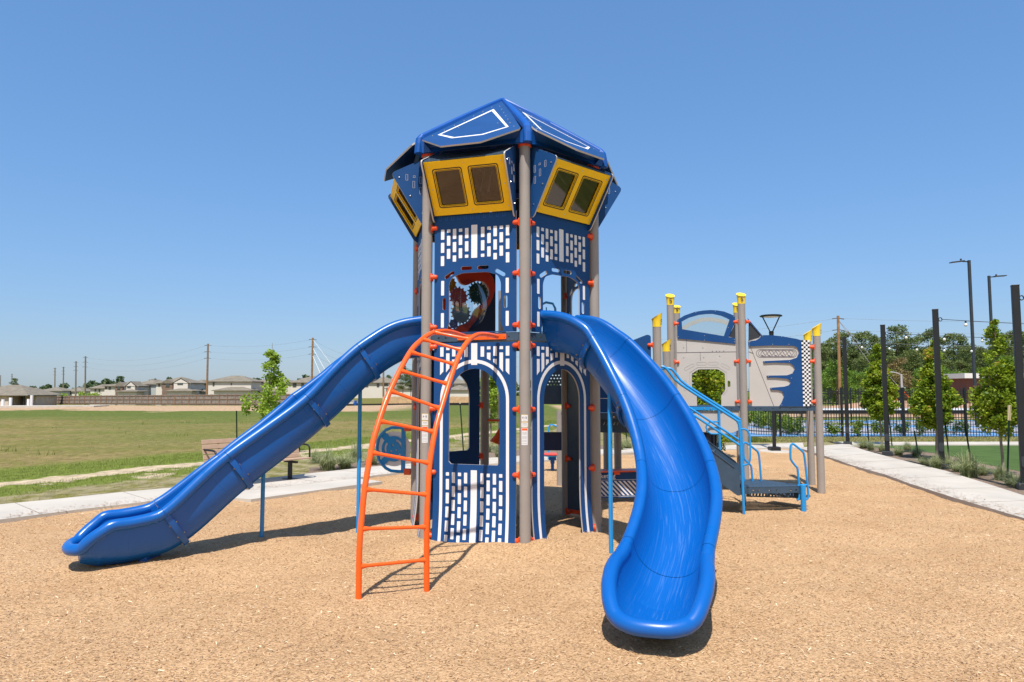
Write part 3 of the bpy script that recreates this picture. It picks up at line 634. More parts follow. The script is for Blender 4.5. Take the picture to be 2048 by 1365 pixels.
for p,q in EDG:
    P,d,n=edge(p,q); fr=frame3(P,d,n)
    if (p,q) in (('L','F'),('F','R'),('R','BR'),('BL','L')):
        mb=MB(); plate(mb,[smooth_poly([(.1,2.45),(1.12,2.45),(1.12,3.86),(.1,3.86)],.012)[::1]]+up_holes(),fr)
        m2=MB(); upper_slots(m2,fr,.0095); mb.merge(m2,2)
        if (p,q)==('L','F'):
            m2=MB()
            for i in range(11):
                a=.17+i*.08
                if abs(a-.61)<.03: continue
                for x in (-.014,.014): m2.prism([(a+x-.003,3.80),(a+x+.003,3.80),(a+x+.003,3.845),(a+x-.003,3.845)],.0096,.0112,fr=fr)
                m2.prism([(a-.014,3.80),(a+.014,3.80),(a+.014,3.806),(a-.014,3.806)],.0096,.0112,fr=fr)
            mb.merge(m2,3)
        pn=build(mb,'wall_panel',['navy','edge','white','roof_plastic'],tower); pn['label']='upper navy wall panel with doorway and white brick pattern'
    if (p,q) in (('L','F'),('B','BL')):
        mb=MB(); plate(mb,[[(.105,.015),(1.115,.015),(1.115,2.335),(.105,2.335)],window_hole()],flare(fr),cuts=CUTS)
        m2=MB(); low_slots(m2,flare(fr),False); mb.merge(m2,2)
        pn=build(mb,'wall_panel',['navy','edge','white'],tower); pn['label']='lower navy wall panel with an arched window'
    if (p,q) in (('F','R'),('BL','L')):
        mb=MB(); plate(mb,[door_outline()],flare(fr),cuts=CUTS)
        m2=MB(); low_slots(m2,flare(fr),True); mb.merge(m2,2)
        pn=build(mb,'wall_panel',['navy','edge','white'],tower); pn['label']='lower navy wall panel with an arched doorway'
    if (p,q)==('R','BR'):
        # bulging steel climbing wall with hand slots
        mb=MB(); nn=14; holes=[(.35,.45),(.75,.62),(.5,.95),(.82,1.2),(.4,1.4),(.7,1.65),(.5,1.95),(.3,.8),(.85,.3),(.6,.25)]
        def fw(a,z,o): b=math.sin(PI*(a-.06)/1.1); return fr(a,z,o+.26*b*max(.12,min(1,(2.3-z)/1.6)))
        vs,fs,ns=curve_mesh([[(.06,.12),(1.16,.12),(1.16,2.32),(.06,2.32)]]+[rrect(a-.02,a+.02,z-.035,z+.035,.006) for a,z in holes],.006)
        bm=bmesh.new(); bv=[bm.verts.new(v) for v in vs]
        for f in fs:
            try: bm.faces.new([bv[i] for i in f])
            except ValueError: pass
        for i in range(1,14): bmesh.ops.bisect_plane(bm,geom=bm.verts[:]+bm.edges[:]+bm.faces[:],plane_co=(.06+1.1*i/14,0,0),plane_no=(1,0,0))
        for i in range(1,12): bmesh.ops.bisect_plane(bm,geom=bm.verts[:]+bm.edges[:]+bm.faces[:],plane_co=(0,.12+2.2*i/12,0),plane_no=(0,1,0))
        bm.verts.index_update(); mb.add([fw(*v.co) for v in bm.verts],[tuple(v.index for v in f.verts) for f in bm.faces]); bm.free()
        cwm=mb
        mb=MB(); pts=[Vector(fw(.06+1.1*i/16,.10,0)) for i in range(17)]
        for a,b in zip(pts[:-1],pts[1:]): mb.bar(a,b,.012,.055)
        strip=mb
        mb=MB()
        for a,z in holes:
            for s in (-.10,.10):
                c=Vector(fw(a,z+s,.004)); mb.lathe([(.009,0),(.006,.005),(0,.006)],c,(d,Vector((0,0,1)),n),8); c=Vector(fw(a,z+s,-.004)); mb.lathe([(.009,0),(.006,.005),(0,.006)],c,(d,Vector((0,0,1)),-n),8)
        cwm.merge(mb,1); cw=build(cwm,'climbing_wall',['slate','steel'],tower); build(strip,'base_strip','orange_clamp',cw)
    # deck edge beam
    mb=MB(); plate(mb,[[(.07,2.350),(1.15,2.350),(1.15,2.438),(.07,2.438)]]+[rrect(a-.012,a+.012,2.385,2.403,.004) for a in (.16,.25,.42,.62,.82,.94,1.03)],fr,.012,me=0)
    build(mb,'deck_beam',['slate','slate'],tower)
hexp=[(VX[k]-CT)*.94 for k in ('F','R','BR','B','BL','L')]
mb=MB(); plate(mb,[[(v.x,v.y) for v in hexp]],lambda x,y,o:(CT.x+x,CT.y+y,2.435+o),.03,me=0); build(mb,'deck',['slate','slate'],tower)
# ---- control-room window boxes
for p,q in EDG:
    P,d,n=edge(p,q); fr=frame3(P,d,n); up=(n*.35+Vector((0,0,.55))); LN=up.length; up.normalize(); fn=d.cross(up); fn=fn if fn.dot(n)>0 else -fn
    base=P+n*.035+Vector((0,0,3.86))
    ff=lambda a,y,o:tuple(base+d*a+up*y+fn*o)
    wb=thing('window_box',(0,0,0),None,None); wb.parent=tower; wb.location=Vector((0,0,0))
    w1=[(.200,.562,.092,.556),(.638,1.000,.092,.556)]
    mb=MB(); plate(mb,[[(.112,0),(1.092,0),(1.092,.644),(.112,.644)]]+[rrect(a0+.028,a1-.028,z0+.028,z1-.028,.02) for a0,a1,z0,z1 in w1],ff,.018,me=0)
    wfm=mb; mb=MB()
    for a0,a1,z0,z1 in w1:
        for e,t in ((-.002,.0115),(.018,.006)):
            plate(mb,[rrect(a0+e,a1-e,z0+e,z1-e,.028),rrect(a0+e+t,a1-e-t,z0+e+t,z1-e-t,.022)],ff,.0016,.0099,me=0)
    wfm.merge(mb,1)
    mb=MB()
    for a,z in ((.16,.06),(.16,.32),(.16,.585),(.6,.60),(.6,.05),(1.045,.06),(1.045,.32),(1.045,.585)):
        mb.lathe([(.009,.009),(.007,.013),(0,.015)],Vector(ff(a,z,0)),(d,up,fn),8)
    wfm.merge(mb,2); wf=build(wfm,'window_frame',['yellow','black','steel'],wb)
    for a0,a1,z0,z1 in w1:
        mb=MB(); mb.prism([(a0+.02,z0+.02),(a1-.02,z0+.02),(a1-.02,z1-.02),(a0+.02,z1-.02)],-.016,-.012,fr=ff); build(mb,'window_pane','glass_tint',wf)
    side=[(-.0,3.785),(.035,3.785),(.065,3.81),(.412,4.372),(.417,4.405),(.398,4.43),(.05,4.612),(0,4.612)]
    for a0,a1,sg in ((.092,.110,-1),(1.094,1.112,1)):
        mb=MB(); fs=lambda x,z,t:fr(t,z,x)
        mb.prism(side,a0,a1,fr=fs); mb.m=[0,0]+[1]*len(side)
        spm=mb; mb=MB(); ao=a0-.001 if sg<0 else a1+.001
        for x,z,h in ((.245,4.33,.075),(.155,4.37,.025),(.16,4.24,.085),(.075,4.30,.085),(.075,4.17,.085)):
            for x0,x1,z0,z1 in ((x-.014,x-.011,z,z+h),(x+.011,x+.014,z,z+h),(x-.014,x+.014,z,z+.003),(x-.014,x+.014,z+h-.003,z+h)):
                mb.prism([(x0,z0),(x1,z0),(x1,z1),(x0,z1)],ao-.0008,ao+.0008,fr=fs)
        spm.merge(mb,1); mb=MB()
        for x,z in ((.335,4.36),(.2,4.14),(.05,3.93)): mb.lathe([(.010,0),(.008,.006),(0,.009)],Vector(fr(ao,z,x)),(n,Vector((0,0,1)),d*sg),8)
        spm.merge(mb,2); sp=build(spm,'side_plate',['navy','edge','steel'],wb)
    # sloping cover of the box
    mb=MB(); A=Vector((0,0,4.405)); B=Vector((0,0,4.602)); t=Vector((.39,0)); 
    fc=lambda a,y,o:tuple(P+d*a+n*(.385-.345*y)+Vector((0,0,4.412+.19*y+o)))
    mb.prism([(.112,0),(1.092,0),(1.092,1),(.112,1)],-.006,.006,fr=fc)
    cvm=mb; mb=MB()
    for r_ in range(6):
        for i in range(16):
            a=.13+i*.06+(r_%2)*.03; y=.06+r_*.155; mb.prism([(a,y),(a+.045,y),(a+.045,y+.03),(a,y+.03)],.0065,.0085,fr=fc)
    cvm.merge(mb,1); build(cvm,'window_cover',['slate','black'],wb)
# ---- roof
roof=thing('roof',(0,0,0),None,None); roof.parent=tower
RS=.735; AP=5.66
def rib_path(a,r0,r1,n=6):
    o=[]
    for k in range(n+1):
        t=k/n; r=r0+(r1-r0)*t; o.append((r,AP+.035-(AP-4.80)*r/1.35+.012*math.sin(PI*t)))
    return o
for k,a in ANG.items():
    rd=Vector((math.cos(a),math.sin(a),0)); td=Vector((-rd.y,rd.x,0)); mb=MB()
    prof=[(-.046,-.065),(-.042,-.008),(-.022,.012),(.022,.012),(.042,-.008),(.046,-.065)]; vs=[]; st=[]
    for r,z in rib_path(a,.02,1.33): st.append((r,z,(.0,1)))
    st+= [(1.372,4.80,0),(1.385,4.73,0),(1.395,4.61,0)]
    m=len(prof)
    for i,(r,z,_) in enumerate(st):
        f=min(1,.45+r*.8)
        for x,h in prof:
            if i<len(st)-3: p=CT+rd*(r+h*.45)+td*(x*f)+Vector((0,0,z+h*.9))
            else: p=CT+rd*(r+h*.95)+td*x*1.12+Vector((0,0,z))
            vs.append(p)
    fs=[(i*m+j,i*m+(j+1)%m,(i+1)*m+(j+1)%m,(i+1)*m+j) for i in range(len(st)-1) for j in range(m)]
    fs+=[tuple(range(m)),tuple((len(st)-1)*m+j for j in range(m))[::-1]]
    mb.add(vs,fs); o=build(mb,'roof_rib','roof_plastic',roof,bevel=.008)
    bm=bmesh.new(); bm.from_mesh(o.data); bmesh.ops.recalc_face_normals(bm,faces=bm.faces); bm.to_mesh(o.data); bm.free()
for p,q in EDG:
    P,d,n=edge(p,q); fr=lambda a,wd,o:tuple(CT+d*a+n*(wd+o*.59)+Vector((0,0,AP-RS*wd+o*.8)))
    mb=MB(); plate(mb,[[(0,0),(-.60,1.20),(-.60,1.25),(-.24,1.54),(.24,1.54),(.60,1.25),(.60,1.20)]],fr,.019,.0)
    rpm=mb
    outer=[(0,.37),(-.445,1.145),(-.19,1.325),(.19,1.325),(.445,1.145)]
    cx=Vector((0,1.06)); inner=[tuple(Vector(v)+(cx-Vector(v)).normalized()*(.035 if i else .075)) for i,v in enumerate(outer)]
    mb=MB(); plate(mb,[outer,inner],fr,.002,.0105,me=0); rpm.merge(mb,2)
    mb=MB(); nrm=Vector((n.x*.59,n.y*.59,.8)).normalized(); dn=Vector((n.x,n.y,-RS)).normalized()
    for s in (1,-1):
        for i in range(7):
            wd=.28+i*.145; mb.lathe([(.010,.009),(.008,.014),(0,.017)],Vector(fr(s*(wd*.5-.085+(.02 if i==6 else 0)),wd,0)),(d,dn,nrm),8)
    for s in (-.25,.25): mb.lathe([(.010,.009),(.008,.014),(0,.017)],Vector(fr(s,.96,0)),(d,dn,nrm),8)
    rpm.merge(mb,3); build(rpm,'roof_panel',['navy','edge','white','steel'],roof)
    # fascia: arched curved board between the corner legs
    mb=MB(); nn=14; rows=[]
    for i in range(nn+1):
        a=-.66+1.32*i/nn; s=abs(a)/.66; zb=4.615+.02*(1-s*s); wo=1.165
        top=AP-RS*1.17-.03; inn=.02*(1-s**2)
        rows.append([(a,wo-inn,zb),(a,wo-inn-.05,(zb+top)/2),(a,wo+.0,top),(a,wo-.04,top),(a,wo-inn-.075,(zb+top)/2),(a,wo-inn-.03,zb)])
    vs=[tuple(CT+d*a+n*w_+Vector((0,0,z))) for r_ in rows for a,w_,z in r_]
    mb.add(vs,[(i*6+j,i*6+(j+1)%6,(i+1)*6+(j+1)%6,(i+1)*6+j) for i in range(nn) for j in range(6)])
    for s in (-1,1):
        mb.add([tuple(CT+d*a+n*w_+Vector((0,0,z))) for a,w_,z in ((s*.64,1.19,4.61),(s*.52,1.17,4.625),(s*.62,1.20,4.76),(s*.64,1.21,4.77))],[(0,1,2,3)])
    o=build(mb,'fascia','roof_plastic',roof); bm=bmesh.new(); bm.from_mesh(o.data); bmesh.ops.recalc_face_normals(bm,faces=bm.faces); bm.to_mesh(o.data); bm.free()
# ---- gear play panel inside the deck room
gp=thing('gear_panel',(0,0,0),None,None); gp.parent=tower
G0=Vector((-.98,9.62,0)); G1=Vector((-.245,10.13,0)); gd=(G1-G0).normalized(); gn=Vector((gd.y,-gd.x,0)); gf=frame3(G0,gd,gn); GL=(G1-G0).length
blob=smooth_poly([(.02,2.62),(.09,2.56),(.372,2.56),(.481,2.70),(.795,3.03),(.872,3.22),(.85,3.40),(.747,3.50),(.50,3.58),(.18,3.58),(.01,3.5),(.0,2.9)],.10,6)
hole=smooth_poly([(.225,3.39),(.29,3.28),(.38,3.255),(.47,3.30),(.56,3.345),(.68,3.34),(.775,3.25),(.78,3.14),(.72,3.06),(.60,2.98),(.52,2.91),(.47,2.79),(.39,2.72),(.28,2.69),(.22,2.625),(.14,2.625),(.07,2.70),(.05,3.0),(.07,3.3),(.14,3.40)],.05,5)
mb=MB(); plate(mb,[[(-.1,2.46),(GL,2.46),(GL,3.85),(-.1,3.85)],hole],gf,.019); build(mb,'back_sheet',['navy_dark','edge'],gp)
mb=MB(); plate(mb,[blob,hole],gf,.022,.022,me=0)
cxm=Vector((.44,3.0)); big=[tuple(Vector(v)+(cxm-Vector(v)).normalized()*.045) for v in blob]
plate(mb,[big,hole],gf,.014,.04,me=0); build(mb,'red_frame',['red','red'],gp)
M['g_grey']=mat('pale_blue_gear',(.26,.36,.46),.4,.4); M['g_red']=mat('red_gear',(.72,.14,.15),.4,.4); M['g_green']=mat('green_gear',(.02,.09,.07),.4,.4); M['g_blue']=mat('blue_gear',(.14,.18,.42),.4,.4); M['g_yel']=mat('amber_gear',(.5,.25,.01),.4,.4)
for x,z,r_,m_,o_ in ((.271,3.086,.145,'g_red',.012),(.598,3.167,.165,'g_green',-.002),(.317,2.864,.155,'g_grey',-.002),(.193,2.702,.07,'g_blue',.012),(.128,3.261,.11,'g_yel',-.002)):
    T=int(r_*110); pts=[]
    for k in range(T):
        for f_,rr in ((0,.90),(.25,.90),(.38,1.06),(.62,1.06),(.75,.90)): q=2*PI*(k+f_)/T; pts.append((x+r_*rr*math.cos(q),z+r_*rr*math.sin(q)))
    gm=MB(); plate(gm,[pts],gf,.012,o_,me=0)
    mb=MB()
    for k in range(3): q=2*PI*k/3; mb.lathe([(.008,.008+o_),(0,.011+o_)],Vector(gf(x+.022*math.cos(q),z+.022*math.sin(q),0)),(gd,Vector((0,0,1)),gn),8)
    gm.merge(mb,1); build(gm,'gear',[m_,'steel'],gp)
mb=MB(); nu,nv=10,24; cvs=[gf(.42+.31*math.sin(PI/2*i/nu)*math.cos(2*PI*j/nv),3.0+.36*math.sin(PI/2*i/nu)*math.sin(2*PI*j/nv),.03+.13*math.cos(PI/2*i/nu)) for i in range(nu+1) for j in range(nv)]
mb.add(cvs,[(i*nv+j,i*nv+(j+1)%nv,(i+1)*nv+(j+1)%nv,(i+1)*nv+j) for i in range(nu) for j in range(nv)],0,True); build(mb,'clear_bubble',glass_mat('bubble_cover',(.90,.93,.93),.20,(1,1,1)),gp)
# orange talk horn on the rear post
mb=MB(); hp=VX['B']; c=dep(991,884,10.1); ax=Vector((-.35,-.1,-.93)).normalized(); xx=ax.cross(Vector((0,1,0))).normalized(); yy=ax.cross(xx)
mb.lathe([(.012,-.27),(.022,-.2),(.045,-.08),(.075,.0),(.082,.02),(.074,.02),(.04,-.08),(.01,-.2)],c,(xx,yy,ax),20); mb.tube([c-ax*.25,c-ax*.30+Vector((.03,.05,.02)),Vector((hp.x,hp.y,c.z+.3))],.018,8)
build(mb,'talk_horn','orange',tower)
# spinner dial panel on the left rear post
dial=thing('dial_panel',(0,0,0),None,None); dial.parent=tower
C0=dep(789,898,9.62); dd=Vector((.97,-.22,0)).normalized(); dn=Vector((dd.y,-dd.x,0)); df=frame3(C0,dd,dn)
def P2(x,y): return ((x-590)/1365*120/1400*9.6,-(y-660)/1365*120/1400*9.6)      # from the detail's own grid to metres
mb=MB(); path=[P2(*v) for v in ((850,190),(700,185),(520,185),(380,240),(270,340),(195,460),(165,620),(170,760),(210,900),(290,1010),(390,1100),(510,1155),(680,1165),(850,1165))]
mb.tube([df(x,y,0) for x,y in path],.021,10); build(mb,'ring_tube','rail',dial)
mb=MB(); circ=lambda cx,cy,r,n=32:[(cx+r*math.cos(2*PI*k/n),cy+r*math.sin(2*PI*k/n)) for k in range(n)]
plate(mb,[circ(*P2(568,662),.238)],df,.012,-.02,me=0); build(mb,'grey_disc',['label_white','label_white'],dial)
mb=MB(); pb=[P2(*v) for v in ((755,200),(850,200),(850,1165),(755,1165))]; plate(mb,[pb],df,.014,.0,me=0)
arcs=[]
def arc(cx,cy,r,a0,a1,w_,n=8):
    o=[(cx+(r+w_)*math.cos(R(a0+(a1-a0)*k/n)),cy+(r+w_)*math.sin(R(a0+(a1-a0)*k/n))) for k in range(n+1)]
    return o+[(cx+(r-w_)*math.cos(R(a1-(a1-a0)*k/n)),cy+(r-w_)*math.sin(R(a1-(a1-a0)*k/n))) for k in range(n+1)]
c0=P2(568,662); hs=[arc(*c0,.120,10,75,.017),arc(*c0,.120,140,205,.017),arc(*c0,.120,285,325,.017)]+[circ(*P2(*v),.017,10) for v in ((545,580),(512,720),(628,688))]
plate(mb,[circ(*c0,.172)]+hs,df,.014,.001,me=0)
for a,b in (((440,470),(300,330)),((430,860),(290,990))):
    mb.bar(df(*P2(*a),0),df(*P2(*b),0),.012,.085)
build(mb,'blue_dial',['rail','rail'],dial)
for y in (1165,190):
    mb=MB(); mb.box(df(*P2(905,y),0),(.09,.05,.085),(dd,dn,Vector((0,0,1)))); build(mb,'bracket','orange_clamp',dial,bevel=.008)
# ================================================================ slides
def catmull(P,m=5):
    P=[Vector(p) for p in P]; o=[]; n=len(P)
    for i in range(n-1):
        a,b,c,d=P[max(i-1,0)],P[i],P[i+1],P[min(i+2,n-1)]
        for k in range(m): t=k/m; o.append(.5*((2*b)+(c-a)*t+(2*a-5*b+4*c-d)*t*t+(-a+3*b-3*c+d)*t**3))
    return o+[P[-1]]
def profile(W,H,rr,bot,nseg=9):
    """closed section (lateral, up, v) - inner channel, rims, outer wall and base"""
    hw=W/2; inn=[]; xi=max(.004,hw-rr*.85)
    for k in range(-nseg,nseg+1):
        t=k/nseg; q=abs(t)*PI/2; x=xi*math.sin(q)**.95 if t else 0; y=H*(1-math.cos(q)**.9) if abs(t)<1 else H
        inn.append((math.copysign(x,t),y,t*.5))
    rim=[(hw+rr*math.cos(R(a)),H+rr*math.sin(R(a)),.6) for a in (150,115,80,45,10,-25,-50)]
    g_=hw/.31; out=[(hw-.006*g_,H-rr*1.15,.7),(hw-.018*g_,H*.66,.7),(hw-.034*g_,H*.42,.7),(hw-.065*g_,H*.20,.7),(hw-.11*g_,.0,.8),(hw-.17*g_,bot,.9)]
    R_=rim+out; L_=[(-x,y,-v) for x,y,v in reversed(R_)]
    return inn+R_+L_
def sweep_slide(name_thing,label,ctrl,joint_s,exit_s,cat='slide'):
    """ctrl rows: x, y, rim height z, W, H, base drop"""
    P=[Vector(c[:3]) for c in ctrl]; par=[c[3:] for c in ctrl]
    # Catmull-Rom through the control rows
    def cr(a,b,c,d,t): return .5*((2*b)+(c-a)*t+(2*a-5*b+4*c-d)*t*t+(-a+3*b-3*c+d)*t**3)
    pts=[];prm=[];n=len(P)
    for i in range(n-1):
        a,b,c,d=P[max(i-1,0)],P[i],P[i+1],P[min(i+2,n-1)]
        m=10
        for k in range(m):
            t=k/m; pts.append(Vector([cr(a[j],b[j],c[j],d[j],t) for j in range(3)])); prm.append([par[i][j]*(1-t)+par[i+1][j]*t for j in range(4)])
    pts.append(P[-1]); prm.append(list(par[-1]))
    lim=int(len(pts)*.60)
    for _ in range(26):
        q_=[p.copy() for p in pts]
        for i in range(2,lim): pts[i]=q_[i]*.5+(q_[i-1]+q_[i+1])*.25
    s=[0]
    for a,b in zip(pts[:-1],pts[1:]): s.append(s[-1]+(b-a).length)
    T=s[-1]
    root=thing(name_thing,(pts[0].x,pts[0].y,0),label,cat)
    def section(i,grow=0):
        t=(pts[min(i+1,len(pts)-1)]-pts[max(i-1,0)]).normalized(); h=Vector((t.x,t.y,0)).normalized(); lat=Vector((-h.y,h.x,0)); up=lat.cross(t)*-1
        if up.z<0: up=-up
        sA,sB=joint_s[-1],s[(exit_s+2)*10]; fz=max(0,min(1,(s[i]-sA)/(sB-sA))); fz=fz*fz*(3-2*fz); up=(up*(1-fz)+Vector((0,0,1))*fz).normalized()
        W,H,bo,bk=prm[i]; an=math.asin(-bk/W); lat,up=lat*math.cos(an)+up*math.sin(an),up*math.cos(an)-lat*math.sin(an); rr=.055
        pr=profile(W,H,rr,bo); c=pts[i]+Vector((0,0,bk/2))-up*H
        return [c+lat*x+up*y for x,y,v in pr],[v for x,y,v in pr],(c,lat,up,t)
    js=[0]+joint_s+[T+1]
    parts=[]
    for a,b in zip(js[:-1],js[1:]):
        ids=[i for i in range(len(pts)) if a-.001<=s[i]<=b+.001]
        # exact joints
        mb=MB(); mb.uv=[]; rows=[]
        def row_at(ss):
            j=max(0,min(len(pts)-2,next((q for q in range(len(pts)-1) if s[q+1]>=ss),len(pts)-2))); f=(ss-s[j])/(s[j+1]-s[j]); A,va,_=section(j); B,_,_=section(j+1)
            return [x*(1-f)+y*f for x,y in zip(A,B)],va
        stations=[a+.0022 if a>0 else 0]+[s[i] for i in ids if a+.02<s[i]<min(b-.02,T-.0004)]+[min(b-.0022,T)]
        for q,ss in enumerate(stations):
            vs,vv=row_at(min(ss,T)); mb.v+=[tuple(v) for v in vs]; mb.uv+=[(ss,v) for v in vv]; m=len(vs)
            if q:
                o=(q-1)*m
                for j in range(m): mb.f.append((o+j,o+(j+1)%m,o+m+(j+1)%m,o+m+j)); mb.m.append(0); mb.sm.append(True)
        k=len(stations)
        if b>T:                      # the rolled rim runs round the mouth of the slide in one tube
            Lr=[];Rr=[]
            for q in range(len(pts)):
                if s[q]>a+.06:
                    _,_,(c_,la_,u_,t_)=section(q); W_,H_=prm[q][0],prm[q][1]
                    if not Lr or (c_+la_*W_/2+u_*H_-Lr[-1]).length>.022: Lr.append(c_+la_*W_/2+u_*H_); Rr.append(c_-la_*W_/2+u_*H_)
            th_=pts[-1]-pts[-3]; th_.z=0; th_.normalize(); Z_=Vector((0,0,.01)); e_=(Lr[-1]+Rr[-1])/2; hv=(Lr[-1]-Rr[-1])/2
            path=catmull(Lr[::2]+[e_+hv*.84+th_*.036-Z_,e_+hv*.48+th_*.078-Z_*2,e_+th_*.092-Z_*2,e_-hv*.48+th_*.078-Z_*2,e_-hv*.84+th_*.036-Z_]+Rr[::2][::-1],3)
            n0=len(mb.v); mb.f.append(tuple((k-1)*m+j for j in range(m))); mb.m.append(0); mb.sm.append(False)
            mb.tube(path,.0575,16); mb.uv+=[(T,.6)]*(len(mb.v)-n0)
        o=build(mb,'slide_section' if b<T else 'exit_section','slide',root,sharp=50)
        bm=bmesh.new(); bm.from_mesh(o.data); bmesh.ops.recalc_face_normals(bm,faces=bm.faces); bm.to_mesh(o.data); bm.free(); parts.append(o)
    for a in joint_s:                   # bolted flanges under the rims at each joint
        j=next(q for q in range(len(pts)-1) if s[q+1]>=a); f=(a-s[j])/(s[j+1]-s[j]); 
        W,H,bo,_b=prm[j]; _,_,(c,lat,up,t)=section(j); c=c+(pts[j+1]-pts[j])*f
        mb=MB(); prof=[]
        hw=W/2
        line=[(hw-.004,H-.062),(hw-.016,H*.66),(hw-.032,H*.42),(hw-.063,H*.20),(hw-.108,.0),(hw-.17,bo)]
        line=line+[(-x,y) for x,y in reversed(line)]
        cx_=Vector((0,H*.35)); outl=[]
        for x,y in line:
            v=(Vector((x,y))-cx_).normalized(); outl.append((x+v.x*.034,y+v.y*.034))
        m=len(line); vs=[c+lat*x+up*y+t*e for e in (-.032,.032) for x,y in line+outl]; 
        fs=[]
        for q in range(m-1): fs+=[(m+q,m+q+1,3*m+q+1,3*m+q),(q,q+1,m+q+1,m+q),(2*m+q,3*m+q,3*m+q+1,2*m+q+1),(q,2*m+q,2*m+q+1,q+1)]
        fs+=[(0,m,3*m,2*m),(m-1,3*m-1,4*m-1,2*m-1)]
        fm=MB(); fm.add(vs,fs); mb=MB()
        for sd_ in (1,-1):
            for y in (.08,.22):
                for e in (-1,1): mb.lathe([(.012,0),(.010,.006),(0,.009)],c+lat*(sd_*(hw+.028))+up*y+t*(e*.034),(lat,up,t*e),8)
        fm.merge(mb,1); o=build(fm,'joint_flange',['slide','brass'],root,bevel=.006); bm=bmesh.new(); bm.from_mesh(o.data); bmesh.ops.recalc_face_normals(bm,faces=bm.faces); bm.to_mesh(o.data); bm.free()
    return root,pts,s
# straight slide on the left
c1=[(-1.156,8.912,2.65,.60,0.4,-.05,0),(-1.45,8.84,2.6,.60,0.37,-.05,-0.02),(-1.72,8.75,2.47,.60,0.37,-.05,-0.06),(-1.955,8.625,2.305,.60,0.37,-.05,-0.09),(-2.22,8.48,2.02,.60,0.37,-.05,-0.06),(-2.5,8.325,1.69,.60,0.37,-.05,0),(-2.85,8.1,1.39,.60,0.37,-.05,-0.06),(-3.205,7.84,1.09,.60,0.37,-.05,-0.09),(-3.45,7.67,0.82,.60,0.37,-.05,-0.05),(-3.705,7.495,0.53,.60,0.37,-.05,0),(-3.83,7.41,.485,.61,.35,-.06,0),(-3.97,7.31,.463,.62,.35,-.07,0),(-4.09,7.22,.455,.62,.34,-.07,0),(-4.16,7.17,.40,.61,.285,-.07,0),(-4.22,7.13,.345,.58,.22,-.06,0),(-4.265,7.10,.29,.54,.15,-.06,0),(-4.298,7.077,.245,.46,.10,-.05,0)]
def cum(c,i): return sum((Vector(c[k+1][:3])-Vector(c[k][:3])).length for k in range(i))
s1,p1,ss1=sweep_slide('slide','long straight blue plastic slide running down to the left of the tower',c1,[cum(c1,3),cum(c1,5),cum(c1,7),cum(c1,9)],9)
for x,y,z in ((-2.91,8.28,1.28),(-1.90,8.78,1.95)):
    mb=MB(); mb.tube([(x,y,-.1),(x,y,z)],.024,14); mb.box((x,y,z),(.12,.16,.03)); build(mb,'support_pole','rail',s1)
mb=MB(); c=Vector((-3.78,7.45,0)); mb.box((c.x,c.y,.05),(.08,.3,.16)); build(mb,'exit_foot','slide',s1)
c2=[(.58,8.40,2.66,.66,.38,-.05,0),(.80,8.20,2.62,.66,.37,-.05,0),(.98,8.05,2.50,.65,.36,-.05,0),(1.123,7.93,2.35,.64,.35,-.05,0),(1.31,7.68,2.03,.64,.34,-.05,0),(1.45,7.36,1.705,.64,.33,-.05,0),(1.535,7.02,1.37,.64,.33,-.05,0),(1.545,6.65,1.075,.64,.33,-.05,0),(1.45,6.16,.81,.64,.32,-.05,0),(1.24,5.70,.54,.64,.31,-.06,0),(1.17,5.53,.475,.66,.32,-.07,0),(1.12,5.40,.45,.69,.33,-.08,0),(1.075,5.26,.415,.70,.30,-.08,0),(1.03,5.12,.36,.68,.25,-.07,0),(.99,4.99,.295,.62,.17,-.055,0),(.966,4.91,.24,.55,.11,-.03,0),(.954,4.868,.212,.47,.08,-.01,0)]
s2,p2,ss2=sweep_slide('slide','curved glossy blue slide sweeping down towards the viewer from the tower',c2,[cum(c2,3),cum(c2,5),cum(c2,7),cum(c2,9)],9)
mb=MB(); mb.tube([(1.06,7.62,-.1),(1.06,7.62,1.74),(1.2,7.6,1.80)],.024,14); build(mb,'support_pole','rail',s2)
# ================================================================ orange arch climber
lad=thing('arch_climber',(-1.05,6.2,0),'orange arched tube ladder leading up to the tower doorway','climbing ladder')
RL=[(-1.300,6.07,-.1),(-1.300,6.07,.0),(-1.299,6.07,.423),(-1.290,6.095,.669),(-1.275,6.132,.922),(-1.242,6.215,1.231),(-1.212,6.295,1.425),(-1.13,6.50,1.772),(-1.005,6.82,2.132),(-.921,7.03,2.275),(-.836,7.247,2.368),(-.745,7.478,2.410),(-.66,7.70,2.418),(-.56,7.98,2.40),(-.53,8.10,2.395)]
RR_=[(-.757,6.348,-.1),(-.757,6.348,0),(-.759,6.340,.362),(-.759,6.338,.582),(-.755,6.350,.821),(-.742,6.39,1.119),(-.705,6.495,1.418),(-.645,6.667,1.692),(-.586,6.838,1.933),(-.519,7.03,2.153),(-.45,7.227,2.290),(-.378,7.433,2.365),(-.297,7.667,2.392),(-.22,7.85,2.392),(-.17,8.00,2.392)]
for P_ in (RL,RR_):
    mb=MB(); mb.tube(catmull(P_),.0255,14); build(mb,'rail','orange',lad)
def on_rail(P_,x,y):        # the point of a rail nearest to a viewing ray, used to seat the rungs
    d=Vector(ray(x,y)).normalized(); o=Vector((0,0,EYE)); best=None
    for p in catmull(P_,12):
        v=p-o; e=(v-d*v.dot(d)).length
        if best is None or e<best[0]: best=(e,p)
    return best[1]
